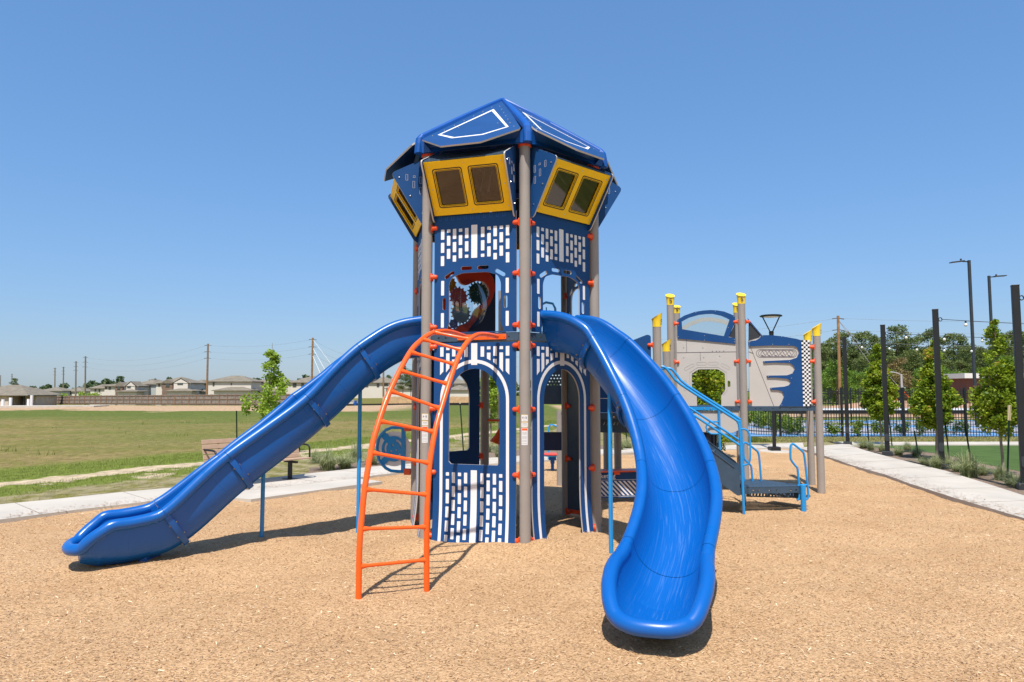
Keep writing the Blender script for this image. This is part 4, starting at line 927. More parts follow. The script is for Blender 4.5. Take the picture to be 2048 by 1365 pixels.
for a,b in (((720,1133),(852,1118)),((724,1057),(852,1056)),((731,979),(854,991)),((743,906),(860,928.5)),((758,841),(870,867)),((779,784),(884,816)),((799,738),(898,770)),((822,706),(914,731)),((846,681),(928,702)),((870,669),(943,683))):
    A=on_rail(RL,*a); B=on_rail(RR_,*b); mb=MB(); t=(B-A).normalized()
    mb.tube([A,A+t*.035,A+t*.075,B-t*.075,B-t*.035,B],[.024,.023,.0155,.0155,.023,.024],12); build(mb,'rung','orange',lad)
P,d,n=edge('L','F'); mb=MB(); fr=frame3(P,d,n)
plate(mb,[smooth_poly([(.40,2.365),(1.0,2.365),(1.0,2.425),(.40,2.425)],.012)],fr,.01,.013,me=0)
for a in (.98,.78,.6,.42): mb.lathe([(.012,.018),(.010,.024),(0,.027)],Vector(fr(a,2.395,0)),(d,Vector((0,0,1)),n),8)
build(mb,'mounting_plate',['orange','orange'],lad)
# ================================================================ second play structure
ps=thing('play_structure',(3.5,12.4,0),'grey and blue racing-car themed play structure with yellow-capped posts','play structure')
PP=dict(P1=(2.18,10.5,2.74,2.95,0),P2=(2.56,11.6,2.43,2.64,0),P3=(2.833,12.45,3.31,3.53,90),P4=(3.24,13.7,3.30,3.48,90),P5=(3.988,12.1,3.29,3.50,90),P6=(4.33,13.4,3.28,3.49,90),P7=(5.28,12.1,2.73,2.95,0),P8=(5.63,13.3,2.72,2.94,0))
pobj={}
for k,(x,y,zt,zc,dr) in PP.items():
    mb=MB(); mb.lathe([(.0635,-.1),(.0635,zt)],(x,y,0),n=24); pobj[k]=build(mb,'post','post',ps)
    # flared cap cut at a slant (high side away from the eye for the tall posts, to the right for the low ones)
    cm=MB(); n=24; a0=R(dr if dr else -8); hts=[0,.03,.09,.15,1]; vs=[]; fs=[]
    for i,h in enumerate(hts):
        for j in range(n):
            q=2*PI*j/n; r=[.0655,.0655,.068,.075,.083][i]; cut=(zc-zt)*(.80+.20*math.cos(q-a0)) if dr else (zc-zt)*(.80+.24*math.cos(q-a0))
            z=zt-.01+(min(h,cut) if h<1 else cut); vs.append((x+r*math.cos(q),y+r*math.sin(q),z))
    for i in range(len(hts)-1):
        for j in range(n): fs.append((i*n+j,i*n+(j+1)%n,(i+1)*n+(j+1)%n,(i+1)*n+j))
    cm.add(vs,fs,0,True); cm.add([vs[4*n+j] for j in range(n)],[tuple(range(n))],0)
    # the raised letter on each cap
    ca=R(-96) if dr else R(-30)
    def fr_c(u,v,o,ca=ca,x=x,y=y,zt=zt): q=ca+u/.074; r=.073+o+max(0,v-.03)*.06; return (x+r*math.cos(q),y+r*math.sin(q),zt+v)
    text_mesh('S',.115,lambda u,v,o:fr_c(u,v+.025,.002+o),cm,.001,'CENTER',1,.001)
    build(cm,'post_cap',['yellow_cap','ink'],pobj[k])
def clamps(k1,k2,zs,off=0):
    A=Vector(PP[k1][:2]+(0,)); B=Vector(PP[k2][:2]+(0,)); d=(B-A).normalized(); n=Vector((d.y,-d.x,0)); n=n if n.y<0 else -n
    for z in zs:
        for k,v,dd in ((k1,A,d),(k2,B,-d)): mb=MB(); clamp(mb,v,dd,n,z); build(mb,'clamp','orange_clamp',pobj[k])
    return A,d,n
# right-hand panel
A,d,n=clamps('P5','P7',[2.28,1.585])
mb=MB(); clamp(mb,A,d,n,2.967); build(mb,'clamp','orange_clamp',pobj['P5'])
mb=MB(); clamp(mb,Vector(PP['P7'][:2]+(0,)),-d,n,2.53); build(mb,'clamp','orange_clamp',pobj['P7'])
fr=frame3(A,d,n)
mb=MB(); plate(mb,[[(.11,1.51),(1.14,1.51),(1.14,2.62),(1.0,2.66),(.75,2.70),(.34,2.71),(.11,2.66)]],fr,.012,-.008)
GROOVES=[((.14,2.54),(.52,1.51)),((.11,2.45),(.19,2.42))]
for a,b in GROOVES: mb.bar(fr(*a,-.001),fr(*b,-.001),.004,.008,up=n,mi=2)
oval=pill(.31,2.42,.87,2.42,.072,8); oval2=pill(.31,2.42,.87,2.42,.066,8); oval3=pill(.33,2.42,.86,2.42,.055,8); oval4=pill(.33,2.42,.86,2.42,.050,8)
m2=MB(); plate(m2,[oval,oval2],fr,.002,.0,me=0); plate(m2,[oval3,oval4],fr,.002,.0,me=0)
for i in range(5):
    a=.37+i*.115
    for k_,(w_,h_) in enumerate(((.045,.11),)):
        q=R(-32); pts=[]
        for x,y in rrect(-w_,w_,-.05,.052,.022): pts.append((a+x*math.cos(q)-y*math.sin(q),2.42+x*math.sin(q)+y*math.cos(q)))
        inn=[]
        for x,y in rrect(-w_+.005,w_-.005,-.045,.047,.018): inn.append((a+x*math.cos(q)-y*math.sin(q),2.42+x*math.sin(q)+y*math.cos(q)))
        plate(m2,[pts,inn],fr,.002,.0005,me=0)
        for (xa,ya,xb,yb) in ((-.02,.04,.02,-.03),(-.035,-.035,-.005,-.045)):
            m2.bar(fr(a+xa,2.42+ya,.001),fr(a+xb,2.42+yb,.001),.006 if ya>0 else .012,.002,up=n)
mb.merge(m2,2)
rpnl=build(mb,'car_panel',['grey_sheet','edge','ink'],ps); rpnl['label']='grey sheet with engraved exhaust pipes'
blue=[(.10,3.03),(.34,2.735),(.49,2.735),(.69,2.715),(.94,2.67),(1.02,2.645),(1.015,1.51),(.605,1.51),(.65,1.58),(.685,1.66),(.69,1.71),(.66,1.765),(.60,1.785),(.47,1.79),(.46,1.825),(.70,1.845),(.78,1.87),(.81,1.915),(.80,1.955),(.75,1.98),(.55,2.0),(.41,2.0),(.405,2.035),(.75,2.04),(.85,2.075),(.89,2.15),(.87,2.21),(.81,2.25),(.55,2.26),(.355,2.25),(.35,2.285),(.81,2.305),(.93,2.345),(.975,2.44),(.95,2.52),(.87,2.55),(.50,2.555),(.10,2.54),(.10,2.62),(.16,2.635),(.23,2.645),(.30,2.685),(.325,2.735),(.11,2.985)]
mb=MB(); plate(mb,[blue],fr,.016,.012)
m2=MB()
for x,z in ((.12,2.60),(.12,2.56),(.52,2.575),(.80,2.575),(.68,2.71),(.35,2.72),(.37,2.27),(.80,2.275),(.43,2.02),(.83,1.99),(.48,1.81),(.65,1.53)): m2.lathe([(.009,.02),(.007,.024),(0,.026)],Vector(fr(x,z,0)),(d,Vector((0,0,1)),n),8)
mb.merge(m2,2); bp_=build(mb,'car_body_overlay',['navy','edge','steel'],ps); bp_['label']='blue flame-shaped car body overlay'
mb=MB(); mb.prism([(.11,2.64),(.30,2.70),(.33,2.74),(.12,2.98)],.0,.004,fr=fr); build(mb,'mesh_window','mesh_dark',ps)
# chequered strip: two materials on one sheet
mb=MB(); x0,x1,z0,z1=1.018,1.158,1.512,2.648; nx_,nz_=4,32; wx=(x1-x0)/nx_; wz=(z1-z0)/nz_
for i in range(nx_):
    for j in range(nz_): mb.prism([(x0+i*wx,z0+j*wz),(x0+(i+1)*wx,z0+j*wz),(x0+(i+1)*wx,z0+(j+1)*wz),(x0+i*wx,z0+(j+1)*wz)],.004,.022,(i+j)%2,fr=fr)
build(mb,'chequered_strip',['white','black'],ps)
# left-hand panel with octagonal opening and canopy window
A,d,n=clamps('P3','P5',[2.967,2.28,1.585]); fr=frame3(A,d,n)
oct_=smooth_poly([(.43,1.50),(.43,1.69),(.35,1.78),(.35,2.07),(.47,2.15),(.79,2.15),(.91,2.07),(.91,1.78),(.84,1.69),(.84,1.50)],.03)
def ph(a): return a
holes=[oct_]+[pill(.345,1.82,.345,1.90,.0)] if 0 else [oct_]
grey=[(.10,1.51),(.43,1.51),(.43,1.69),(.36,1.77),(.35,1.80),(.35,2.05),(.36,2.08),(.45,2.14),(.48,2.15),(.78,2.15),(.81,2.14),(.90,2.08),(.91,2.05),(.91,1.80),(.90,1.77),(.84,1.69),(.84,1.51),(1.10,1.51),(1.10,2.60),(.10,2.72)]
mb=MB(); plate(mb,[grey,pill(.975,1.86,.975,1.93,.022)],fr,.019,-.006)
m2=MB()
for a,b in (((.27,2.70),(.27,2.45)),((.10,2.45),(1.10,2.45)),((.50,2.45),(.505,2.30))): m2.bar(fr(*a,.0045),fr(*b,.0045),.005,.006,up=n)
mb.merge(m2,2); m2=MB()
for x0,y0,x1,y1 in ((.25,2.16,.37,2.225),(.46,2.25,.585,2.25),(.655,2.25,.785,2.25),(.87,2.225,.975,2.165),(.235,1.80,.235,1.93)): 
    plate(m2,[pill(x0,y0,x1,y1,.026),pill(x0,y0,x1,y1,.0225)],fr,.003,.0045,me=0)
o8=[(.40,1.70),(.32,1.79),(.315,2.09),(.45,2.185),(.80,2.185),(.94,2.09),(.945,1.79),(.88,1.70)]
for a,b in zip(o8[:-1],o8[1:]): m2.bar(fr(*a,.0045),fr(*b,.0045),.004,.005,up=n)
mb.merge(m2,3); m2=MB()
for x,z in ((.22,2.54),(.55,2.53),(.22,2.36),(.56,2.36),(.83,2.38),(.90,2.47),(.83,2.47),(.78,2.47),(.71,2.47),(.865,1.73)): m2.lathe([(.009,.004),(.007,.009),(0,.011)],Vector(fr(x,z,0)),(d,Vector((0,0,1)),n),8)
mb.merge(m2,4)
lp=build(mb,'car_panel',['grey_sheet','edge','ink','grey_groove','steel'],ps); lp['label']='grey sheet with an octagonal crawl opening'
cz=[(.115,3.03),(.24,3.105),(.42,3.165),(.56,3.185),(.69,3.19),(.80,3.18),(.92,3.155),(1.02,3.11),(1.10,3.07),(1.10,2.585),(.60,2.645),(.115,2.70)]
gl=[(.195,3.0),(.32,3.065),(.49,3.11),(.60,3.12),(.72,3.12),(.86,3.085),(.955,3.04),(1.005,3.01),(.905,2.725),(.20,2.865)]
tri=[(1.10,2.94),(1.095,2.68),(.985,2.715)]
mb=MB(); plate(mb,[cz[:8]+[(1.098,3.07),(1.098,2.955),(.985,2.705),(1.098,2.685),(1.098,2.585)]+cz[10:],gl],fr,.016,.014)
m2=MB()
for x,z in ((.13,3.01),(.13,2.93),(.13,2.73),(.44,3.15),(.77,3.165),(1.08,3.06),(1.08,2.62),(1.08,2.66),(.58,2.66),(.58,2.74),(.98,2.87)): m2.lathe([(.009,.022),(.007,.026),(0,.028)],Vector(fr(x,z,0)),(d,Vector((0,0,1)),n),8)
mb.merge(m2,2); cv=build(mb,'canopy_frame',['navy','edge','steel'],ps)
mb=MB(); plate(mb,[gl],fr,.004,.004,me=0); plate(mb,[tri],fr,.003,.004,mi=1,me=1); build(mb,'canopy_pane',['glass_clear','mesh_dark'],ps)
# the matching canopy panel on the far side, seen through the pane
A2=Vector((3.24,13.7,0)); B2=Vector((4.33,13.4,0)); d2=(B2-A2).normalized(); n2=Vector((d2.y,-d2.x,0)); f2=frame3(A2,d2,n2)
arcp=[(.06,2.75),(.10,3.02),(.25,3.12),(.45,3.19),(.62,3.20),(.85,3.16),(1.0,3.10),(1.08,3.03),(1.08,2.6),(.06,2.7)]; arci=[(.16,2.86),(.18,2.99),(.28,3.05),(.46,3.11),(.62,3.12),(.84,3.08),(.98,3.02),(.94,2.74)]
mb=MB(); plate(mb,[arcp,arci],f2,.016); fc_=build(mb,'canopy_frame',['grey_sheet','edge'],ps)
# lower grey skirt, drum below, and beams
mb=MB(); sk=[(.13,1.42),(1.12,1.42),(1.12,1.10),(1.02,1.055),(.85,1.03),(.7,1.03),(.45,1.07),(.28,1.16),(.13,1.32)]; plate(mb,[sk],fr,.016,-.02); build(mb,'skirt_panel',['grey_sheet','edge'],ps)
for k1,k2 in (('P3','P5'),('P5','P7'),('P4','P6'),('P6','P8'),('P7','P8'),('P3','P4')):
    a=Vector(PP[k1][:2]+(0,)); b=Vector(PP[k2][:2]+(0,)); dd_=(b-a).normalized(); nn_=Vector((dd_.y,-dd_.x,0)); L_=(b-a).length; ff_=frame3(a,dd_,nn_)
    mb=MB(); plate(mb,[[(.065,1.430),(L_-.065,1.430),(L_-.065,1.505),(.065,1.505)]]+[rrect(x-.014,x+.014,1.462,1.478,.004) for x in (.2,.29,.5,.62,.8,L_-.2)],ff_,.012,me=0); build(mb,'deck_beam',['slate','slate'],ps)
mb=MB(); mb.prism([(2.9,12.48),(3.99,12.16),(4.31,13.35),(3.27,13.62)],1.47,1.495); build(mb,'deck','slate',ps)
mb=MB(); mb.prism([(4.05,12.14),(5.24,12.14),(5.58,13.25),(4.38,13.35)],1.47,1.495); build(mb,'deck','slate',ps)
mb=MB(); c=Vector((3.42,12.9,0)); mb.lathe([(.30,.32),(.30,1.40),(.27,1.40),(.27,.32),(.30,.32)],c,n=28)
for k in range(14): q=2*PI*k/14; mb.box(c+Vector((.305*math.cos(q),.305*math.sin(q),.86)),(.02,.05,1.05),(Vector((math.cos(q),math.sin(q),0)),Vector((-math.sin(q),math.cos(q),0)),Vector((0,0,1))))
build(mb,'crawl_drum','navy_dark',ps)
# opening climber: two uprights with a D handle
pl=MB(); fr=frame3(A:=Vector(PP['P3'][:2]+(0,)),(Vector(PP['P5'][:2]+(0,))-A).normalized(),n)
plate(pl,[rrect(.30,.86,1.435,1.495,.01)],fr,.008,.014,me=0); 
for x in (.34,.55,.66,.83): pl.lathe([(.012,.018),(.010,.024),(0,.027)],Vector(fr(x,1.465,0)),(d,Vector((0,0,1)),n),8,mi=1)
ub=build(pl,'handle_bracket',['rail','steel'],ps)
for x,zb in ((.345,.9),(.80,-.1)):
    mb=MB(); mb.tube([fr(x,1.48,.04),fr(x,1.2,.045),fr(x,zb,.05)],.021,12)
    build(mb,'upright','rail',ps)
mb=MB(); mb.tube([fr(.79,1.24,.05),fr(.66,1.24,.05),fr(.60,1.20,.05),fr(.575,1.14,.05),fr(.60,1.07,.05),fr(.66,1.03,.05),fr(.79,1.03,.05)],.014,10); build(mb,'d_handle','rail',ps)
mb=MB(); mb.tube([fr(.80,.62,.05),fr(.55,.62,.05),fr(.3,.62,.05)],.014,10); build(mb,'rung','rail',ps)
# middle deck, navy map panel and its posts
Q=Vector((1.0,10.72,0)); P1v=Vector(PP['P1'][:2]+(0,)); dq=(P1v-Q).normalized(); nq=Vector((dq.y,-dq.x,0)); fq=frame3(Q,dq,nq); LQ=(P1v-Q).length
mb=MB(); plate(mb,[smooth_poly([(.03,1.45),(1.11,1.45),(1.11,2.60),(1.06,2.62),(.80,2.52),(.55,2.50),(.30,2.52),(.03,2.6)],.03)],fq,.019)
m2=MB(); bx=lambda x0,x1,z0,z1:m2.prism([(x0,z0),(x1,z0),(x1,z1),(x0,z1)],.0096,.0112,fr=fq)
bx(.24,.94,1.655,1.662); bx(.24,.94,2.375,2.382); bx(.24,.247,1.655,2.382); bx(.933,.94,1.655,2.382)
mp_=[(.33,2.02),(.38,2.08),(.40,1.98),(.36,1.86),(.44,1.80),(.50,1.86),(.56,1.80),(.64,1.88),(.72,1.78),(.80,1.9),(.82,2.1),(.72,2.22),(.58,2.26),(.45,2.2),(.36,2.24),(.30,2.14),(.33,2.02)]
for a_,b_ in zip(mp_[:-1],mp_[1:]): m2.bar(fq(*a_,.0104),fq(*b_,.0104),.005,.002,up=nq)
mb.merge(m2,2); mpnl=build(mb,'map_panel',['navy','edge','white'],ps)
for z in (2.46,1.6): mb=MB(); clamp(mb,P1v,-dq,nq,z); build(mb,'clamp','orange_clamp',pobj['P1'])
mb=MB(); plate(mb,[[(-.2,1.345),(LQ-.06,1.345),(LQ-.06,1.44),(-.2,1.44)]]+[rrect(x-.016,x+.016,1.39,1.408,.004) for x in (.2,.32,.62,.8,.95)],fq,.012,me=0); build(mb,'deck_beam',['slate','slate'],ps)
slots=[]
for i in range(17):
    x=.06+i*.052
    if i%6==5: continue
    slots.append([(x,1.245),(x+.014,1.245),(x+.030,1.29),(x+.016,1.29)])
mb=MB(); plate(mb,[[(-.2,1.13),(LQ-.06,1.13),(LQ-.06,1.34),(-.2,1.34)]]+slots,fq,.012,-.25,me=0); build(mb,'slotted_riser',['slate','slate'],ps)
mb=MB(); mb.prism([(.75,10.75),(2.15,10.55),(2.52,11.55),(2.8,12.4),(1.5,12.4),(.9,11.9)],1.41,1.435); build(mb,'deck','slate',ps)
for x,y,zt,m_ in ((.905,13.3,1.40,0),(1.68,12.5,1.40,0),(1.85,12.35,1.40,0)):
    mb=MB(); mb.lathe([(.0635,-.1),(.0635,zt)],(x,y,0),n=24); mb.lathe([(0,zt),(.0635,zt)],(x,y,0),n=24); build(mb,'post','post',ps)
# slotted stair behind the tower doorway and boards seen through it
st=[]
for r_ in range(4):
    for i in range(7): st.append([( .50+i*.05+(r_%2)*.025+.014*math.cos(2*PI*k/6),2.02-r_*.05+.012*math.sin(2*PI*k/6)) for k in range(6)])
fs_=frame3(Vector((0,11.2,0)),Vector((1,0,0)),Vector((0,-1,0)))
mb=MB(); plate(mb,[[(.40,1.75),(.86,1.75),(.86,2.2),(.40,2.2)]]+st,fs_,.008,me=0); build(mb,'perforated_riser',['slate','slate'],ps)
mb=MB(); mb.prism([(.40,1.56),(.86,1.56),(.86,1.75),(.40,1.75)],0,.03,fr=fs_); build(mb,'stair_beam','slate',ps)
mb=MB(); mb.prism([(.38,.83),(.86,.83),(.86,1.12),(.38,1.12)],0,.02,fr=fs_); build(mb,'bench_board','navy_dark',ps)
# blue barrier bars behind the tower's upper room
mb=MB(); 
for i in range(7): x=.50+i*.055; mb.tube([(x,11.25,2.45),(x,11.25,3.12-.05*abs(i-1))],.010,8)
mb.tube([(.46,11.25,2.45),(.46,11.25,3.1),(.49,11.25,3.17),(.55,11.25,3.20),(.66,11.25,3.18),(.70,11.25,3.1),(.70,11.25,2.45)],.02,10)
build(mb,'barrier','rail',ps)
mb=MB(); mb.lathe([(.0635,-.1),(.0635,3.4)],(-.16,11.35,0),n=24); build(mb,'post','post',ps)
# counter with lettering
fk=frame3(Vector((1.15,11.05,0)),Vector((.985,.17,0)).normalized(),Vector((.17,-.985,0)).normalized())
mb=MB(); plate(mb,[[(0,.0+.10),(1.12,.10),(1.12,.50),(0,.50)]],fk,.019)
m2=MB(); 
for i in range(16):
    x=-.06+i*.072; pts=[(x+.23,.135),(x+.265,.135),(x+.045,.36),(x+.01,.36)]
    c_=[(max(.02,min(1.10,px_)),pz_) for px_,pz_ in pts]; 
    if c_[0][0]<c_[1][0]-.01: m2.prism(c_,.0096,.0118,fr=fk)
m2.prism([(0,.375),(1.12,.375),(1.12,.381),(0,.381)],.0096,.0112,fr=fk); m2.prism([(0,.118),(1.12,.118),(1.12,.124),(0,.124)],.0096,.0112,fr=fk)
text_mesh('Marketing',.10,lambda u,v,o:fk(.075+u,.408+v,.011+o),m2,.002,'LEFT',0,.001)
mb.merge(m2,2)
ct=thing('shop_counter',(0,0,0),None,None); ct.parent=ps; build(mb,'front_board',['navy','edge','white'],ct)
mb=MB(); plate(mb,[smooth_poly([(-.04,-.06),(1.16,-.06),(1.16,.25),(-.04,.25)],.04)],lambda a,z,o:fk(a,.512+o,-z),.022,me=0); build(mb,'counter_top',['orange_clamp','orange_clamp'],ct)
mb=MB(); mb.box(fk(.50,.48,.02),(.10,.03,.04)); build(mb,'bracket','orange_clamp',ct,bevel=.006)
# ================================================================ transfer stairs
ts=thing('transfer_stairs',(3.6,10.6,0),'slate stair and low transfer platform with sky-blue handrails','stairs')
sd_=Vector((.945,-.327,0)); sn=Vector((.327,.945,0)); O1=Vector((2.18,10.5,0))+sd_*.10-sn*.0
for side in (0,.88):
    o=O1+sn*side; f=frame3(o,sd_,-sn)
    mb=MB(); plate(mb,[[(0,1.40),(0,1.02),(1.0,.28),(1.04,.28),(1.04,.62),(.96,.68)]],f,.008,me=0)
    mb.bar(f(0,1.40,-.0),f(.97,.675,-.0),.03,.008); build(mb,'stringer',['slate','slate'],ts)
    mb=MB(); up_=[(-.15,2.13,.0),(.0,2.13,.0),(.10,2.02,.0),(.25,1.86,0),(.98,1.375,0),(1.03,1.32,0),(1.055,1.22,0),(1.075,.6,0),(1.09,-.1,0)]
    mb.tube(catmull([f(*p_) for p_ in up_],3),.0195,12)
    build(mb,'handrail','rail',ts)
    mb=MB(); mb.tube([f(.05,1.66,0),f(1.05,.995,0)],.017,12); build(mb,'lower_rail','rail',ts)
    if side: continue
    mb=MB(); mb.tube(catmull([f(*p_) for p_ in ((1.06,1.22,0),(1.12,1.225,0),(1.17,1.19,0),(1.19,1.10,0),(1.19,.84,0),(1.17,.75,0),(1.12,.715,0),(1.07,.715,0))],3),.014,10)
    build(mb,'d_handle','rail',ts)
for i in range(5):
    t=.06+i*.195; z=1.22-i*.19; mb=MB(); c=O1+sd_*(t+.1)+sn*.44+Vector((0,0,z)); mb.box(c,(.24,.85,.03),(sd_,sn,Vector((0,0,1)))); build(mb,'step','slate',ts)
plat=[(3.25,10.14),(3.42,10.28),(4.22,10.38),(4.27,10.55),(3.92,11.05),(3.62,11.18)]
m2=MB(); ph_=[]
for i in range(26):
    for j in range(26):
        x=3.25+i*.042; y=10.15+j*.042+(i%2)*.021
        if inpoly(np.array([x]),np.array([y]),[(3.32,10.26),(3.46,10.36),(4.16,10.44),(4.2,10.55),(3.88,10.98),(3.65,11.08)])[0]: ph_.append([(x+.0125*math.cos(2*PI*k/6),y+.0125*math.sin(2*PI*k/6)) for k in range(6)])
mb=MB(); plate(mb,[plat]+ph_,lambda x,y,o:(x,y,.378+o),.010,me=0); build(mb,'platform',['slate','slate'],ts)
mb=MB()
for a_,b_ in zip(plat,plat[1:]+plat[:1]):
    a_=Vector((*a_,0)); b_=Vector((*b_,0)); dd_=(b_-a_).normalized(); nn_=Vector((dd_.y,-dd_.x,0)); L_=(b_-a_).length; ff_=frame3(a_,dd_,nn_)
    hs=[rrect(L_*q_-.016,L_*q_+.016,.317,.335,.004) for q_ in ((.1,.2,.42,.55,.82,.92) if L_>.5 else (.5,))]
    plate(mb,[[(0.004,.285),(L_-.004,.285),(L_-.004,.37),(0.004,.37)]]+hs,ff_,.008,me=0)
build(mb,'platform_rim',['slate','slate'],ts)
# perforated lower step on the far right side
hs=[]
for r_ in range(3):
    for i in range(17): 
        x=.06+i*.045+(r_%2)*.022; z=.345-r_*.035; hs.append([(x+.014*math.cos(2*PI*k/6),z+.012*math.sin(2*PI*k/6)) for k in range(6)])
for i in range(16):
    x=.07+i*.046
    if i%6!=5: hs.append([(x,.19),(x+.016,.19),(x+.024,.235),(x+.008,.235)])
a_=Vector((3.62,11.0,0)); b_=Vector((4.24,10.62,0)); ff_=frame3(Vector((3.55,10.75,0)),Vector((.985,-.17,0)),Vector((-.17,-.985,0)))
mb=MB(); plate(mb,[[(0,.17),(.84,.17),(.84,.372),(0,.372)]]+hs,ff_,.006,me=0); build(mb,'perforated_riser',['slate','slate'],ts)
mb=MB(); q0=Vector((3.95,11.0,0)); mb.prism([(3.93,11.06),(4.28,10.56),(4.52,10.74),(4.17,11.24)],.17,.195); build(mb,'step','slate',ts)
mb=MB(); mb.box((4.22,10.5,.28),(.012,.22,.2)); build(mb,'step_bracket','slate',ts)
for pts in ([(3.72,10.95,.38),(3.705,10.95,.59),(3.68,10.95,.64),(3.61,10.95,.71),(3.59,10.95,.78),(3.59,10.95,.93),(3.605,10.95,.965),(3.64,10.95,.965),(3.78,10.95,.86),(3.82,10.95,.81),(3.835,10.95,.70),(3.855,10.95,.37)],
            [(4.175,10.4,.18),(4.21,10.4,.2),(4.215,10.4,.34),(4.20,10.4,.62),(4.17,10.4,.67),(4.115,10.4,.745),(4.10,10.4,.80),(4.105,10.4,.95),(4.125,10.4,.985),(4.155,10.4,.985),(4.27,10.4,.89),(4.30,10.4,.84),(4.315,10.4,.7),(4.345,10.4,.30),(4.34,10.4,.21),(4.30,10.4,.18),(4.25,10.4,.18)]):
    mb=MB(); mb.tube(catmull(pts,3),.0155,10); build(mb,'hand_loop','rail',ts)
mb=MB(); mb.tube([(4.25,10.35,-.1),(4.25,10.35,.40)],.038,16); mb.tube([(4.19,10.4,.385),(4.33,10.4,.395)],.016,8); build(mb,'support_post','rail',ts)
# ================================================================ small items near the play area
# spinner seat behind the tower
def seat(x,y,label):
    t=thing('spinner_seat',(x,y,0),label,'spinner seat')
    mb=MB(); mb.lathe([(0,.36),(.16,.36),(.235,.385),(.24,.40),(.22,.405),(.1,.395),(0,.392)],(x,y,0),n=28); build(mb,'seat','red',t)
    mb=MB(); mb.lathe([(.0,.33),(.18,.345),(.238,.372),(.225,.375)],(x,y,0),n=28); build(mb,'seat_rim','rail',t)
    mb=MB(); mb.tube([(x,y,-.1),(x,y,.22)],.035,12); mb.box((x,y,.30),(.16,.09,.07)); mb.box((x,y,.23),(.09,.07,.08)); build(mb,'pedestal','roof_plastic',t)
q=gnd(1105,945); seat(q.x,q.y,'round red spinner seat on a short blue pedestal behind the tower')
M['red']=M['red']
# far blue loop handle
t=thing('loop_bar',(1.05,18,0),'bent sky-blue exercise bar standing far behind the tower doorway','play bar')
mb=MB(); q=gnd(1097,925); mb.tube(catmull([(q.x,q.y,0),(q.x,q.y,.75),(q.x+.05,q.y,.92),(q.x+.18,q.y,.90),(q.x+.4,q.y,.80)],4),.02,10); mb.tube([(q.x+.36,q.y,.0),(q.x+.36,q.y,1.4)],.02,10); build(mb,'bar','rail',t)
# bench
bn=thing('park_bench',(-4.35,12.95,0),'tan slatted park bench with black arms on the concrete pad, partly behind the long slide','bench')
bd=Vector((.79,.61,0)).normalized(); 
BL_=dep(405,930,12.6); BR_=dep(596,930,14.1)
bd=(Vector((BR_.x,BR_.y,0))-Vector((BL_.x,BL_.y,0))); BLn=bd.length; bd.normalize(); bf=Vector((bd.y,-bd.x,0)); fb=frame3(Vector((BL_.x,BL_.y,0)),bd,bf)
bax=(bd,bf,Vector((0,0,1)))
for i,(z,o) in enumerate(((.855,-.06),(.765,-.035),(.675,-.01),(.585,.015),(.50,.045))):
    mb=MB(); tl=(bf*.26+Vector((0,0,-.96))).normalized(); mb.box(fb(BLn/2,z,o),(BLn,.024,.082),(bd,bd.cross(tl),tl)); build(mb,'back_slat','bench',bn,bevel=.006)
for i in range(4):
    mb=MB(); mb.box(fb(BLn/2,.445+.006*i,.11+.1*i),(BLn,.09,.028),bax); build(mb,'seat_slat','bench',bn,bevel=.006)
for x in (.32,BLn-.32):
    mb=MB(); mb.box(fb(x,.22,.22),(.065,.065,.44),bax); mb.box(fb(x,.405,.24),(.05,.42,.04),bax); mb.box(fb(x,.076,.22),(.18,.28,.012),bax); mb.bar(fb(x,.40,.05),fb(x,.84,-.085),.05,.02,up=bd)
    build(mb,'leg','charcoal',bn,bevel=.004)
for x in (BLn-.02,.03):
    mb=MB(); mb.tube(catmull([fb(x,.72,-.02),fb(x,.72,.15),fb(x,.715,.34),fb(x,.66,.41),fb(x,.44,.42)],3),.018,8); build(mb,'armrest','charcoal',bn)
# ================================================================ planting
def rot_leaf(n,rng,flat=.5):
    """random orthonormal pairs"""
    a=rng.normal(size=(n,3)); a[:,2]*=flat; a/=np.linalg.norm(a,axis=1)[:,None]
    b=rng.normal(size=(n,3)); b-=a*(a*b).sum(1)[:,None]; b/=np.linalg.norm(b,axis=1)[:,None]
    return a,b
def leaves(name,C,L,Wd,rng,m,parent=None,tone=None,flat=.6,loc=None,droop=0):
    n=len(C); a,b=rot_leaf(n,rng,flat); L=L*rng.uniform(.7,1.3,n); 
    a[:,2]-=droop; a/=np.linalg.norm(a,axis=1)[:,None]
    V=np.stack([C-a*L[:,None]/2,C+b*(L*Wd)[:,None]/2,C+a*L[:,None]/2,C-b*(L*Wd)[:,None]/2],1).reshape(-1,3)
    if tone is None: tone=np.clip(rng.normal(.45,.25,n),0,1)
    return np_mesh(name,V,np.arange(4*n).reshape(-1,4),m,np.repeat(tone,4),parent=parent,loc=loc)
def clump_points(centres,radii,n,rng,shell=.55):
    k=rng.choice(len(centres),n,p=radii**2/np.sum(radii**2)); u=rng.normal(size=(n,3)); u/=np.linalg.norm(u,axis=1)[:,None]
    r=(shell+(1-shell)*rng.random(n)**.6)*radii[k]; return centres[k]+u*r[:,None],k
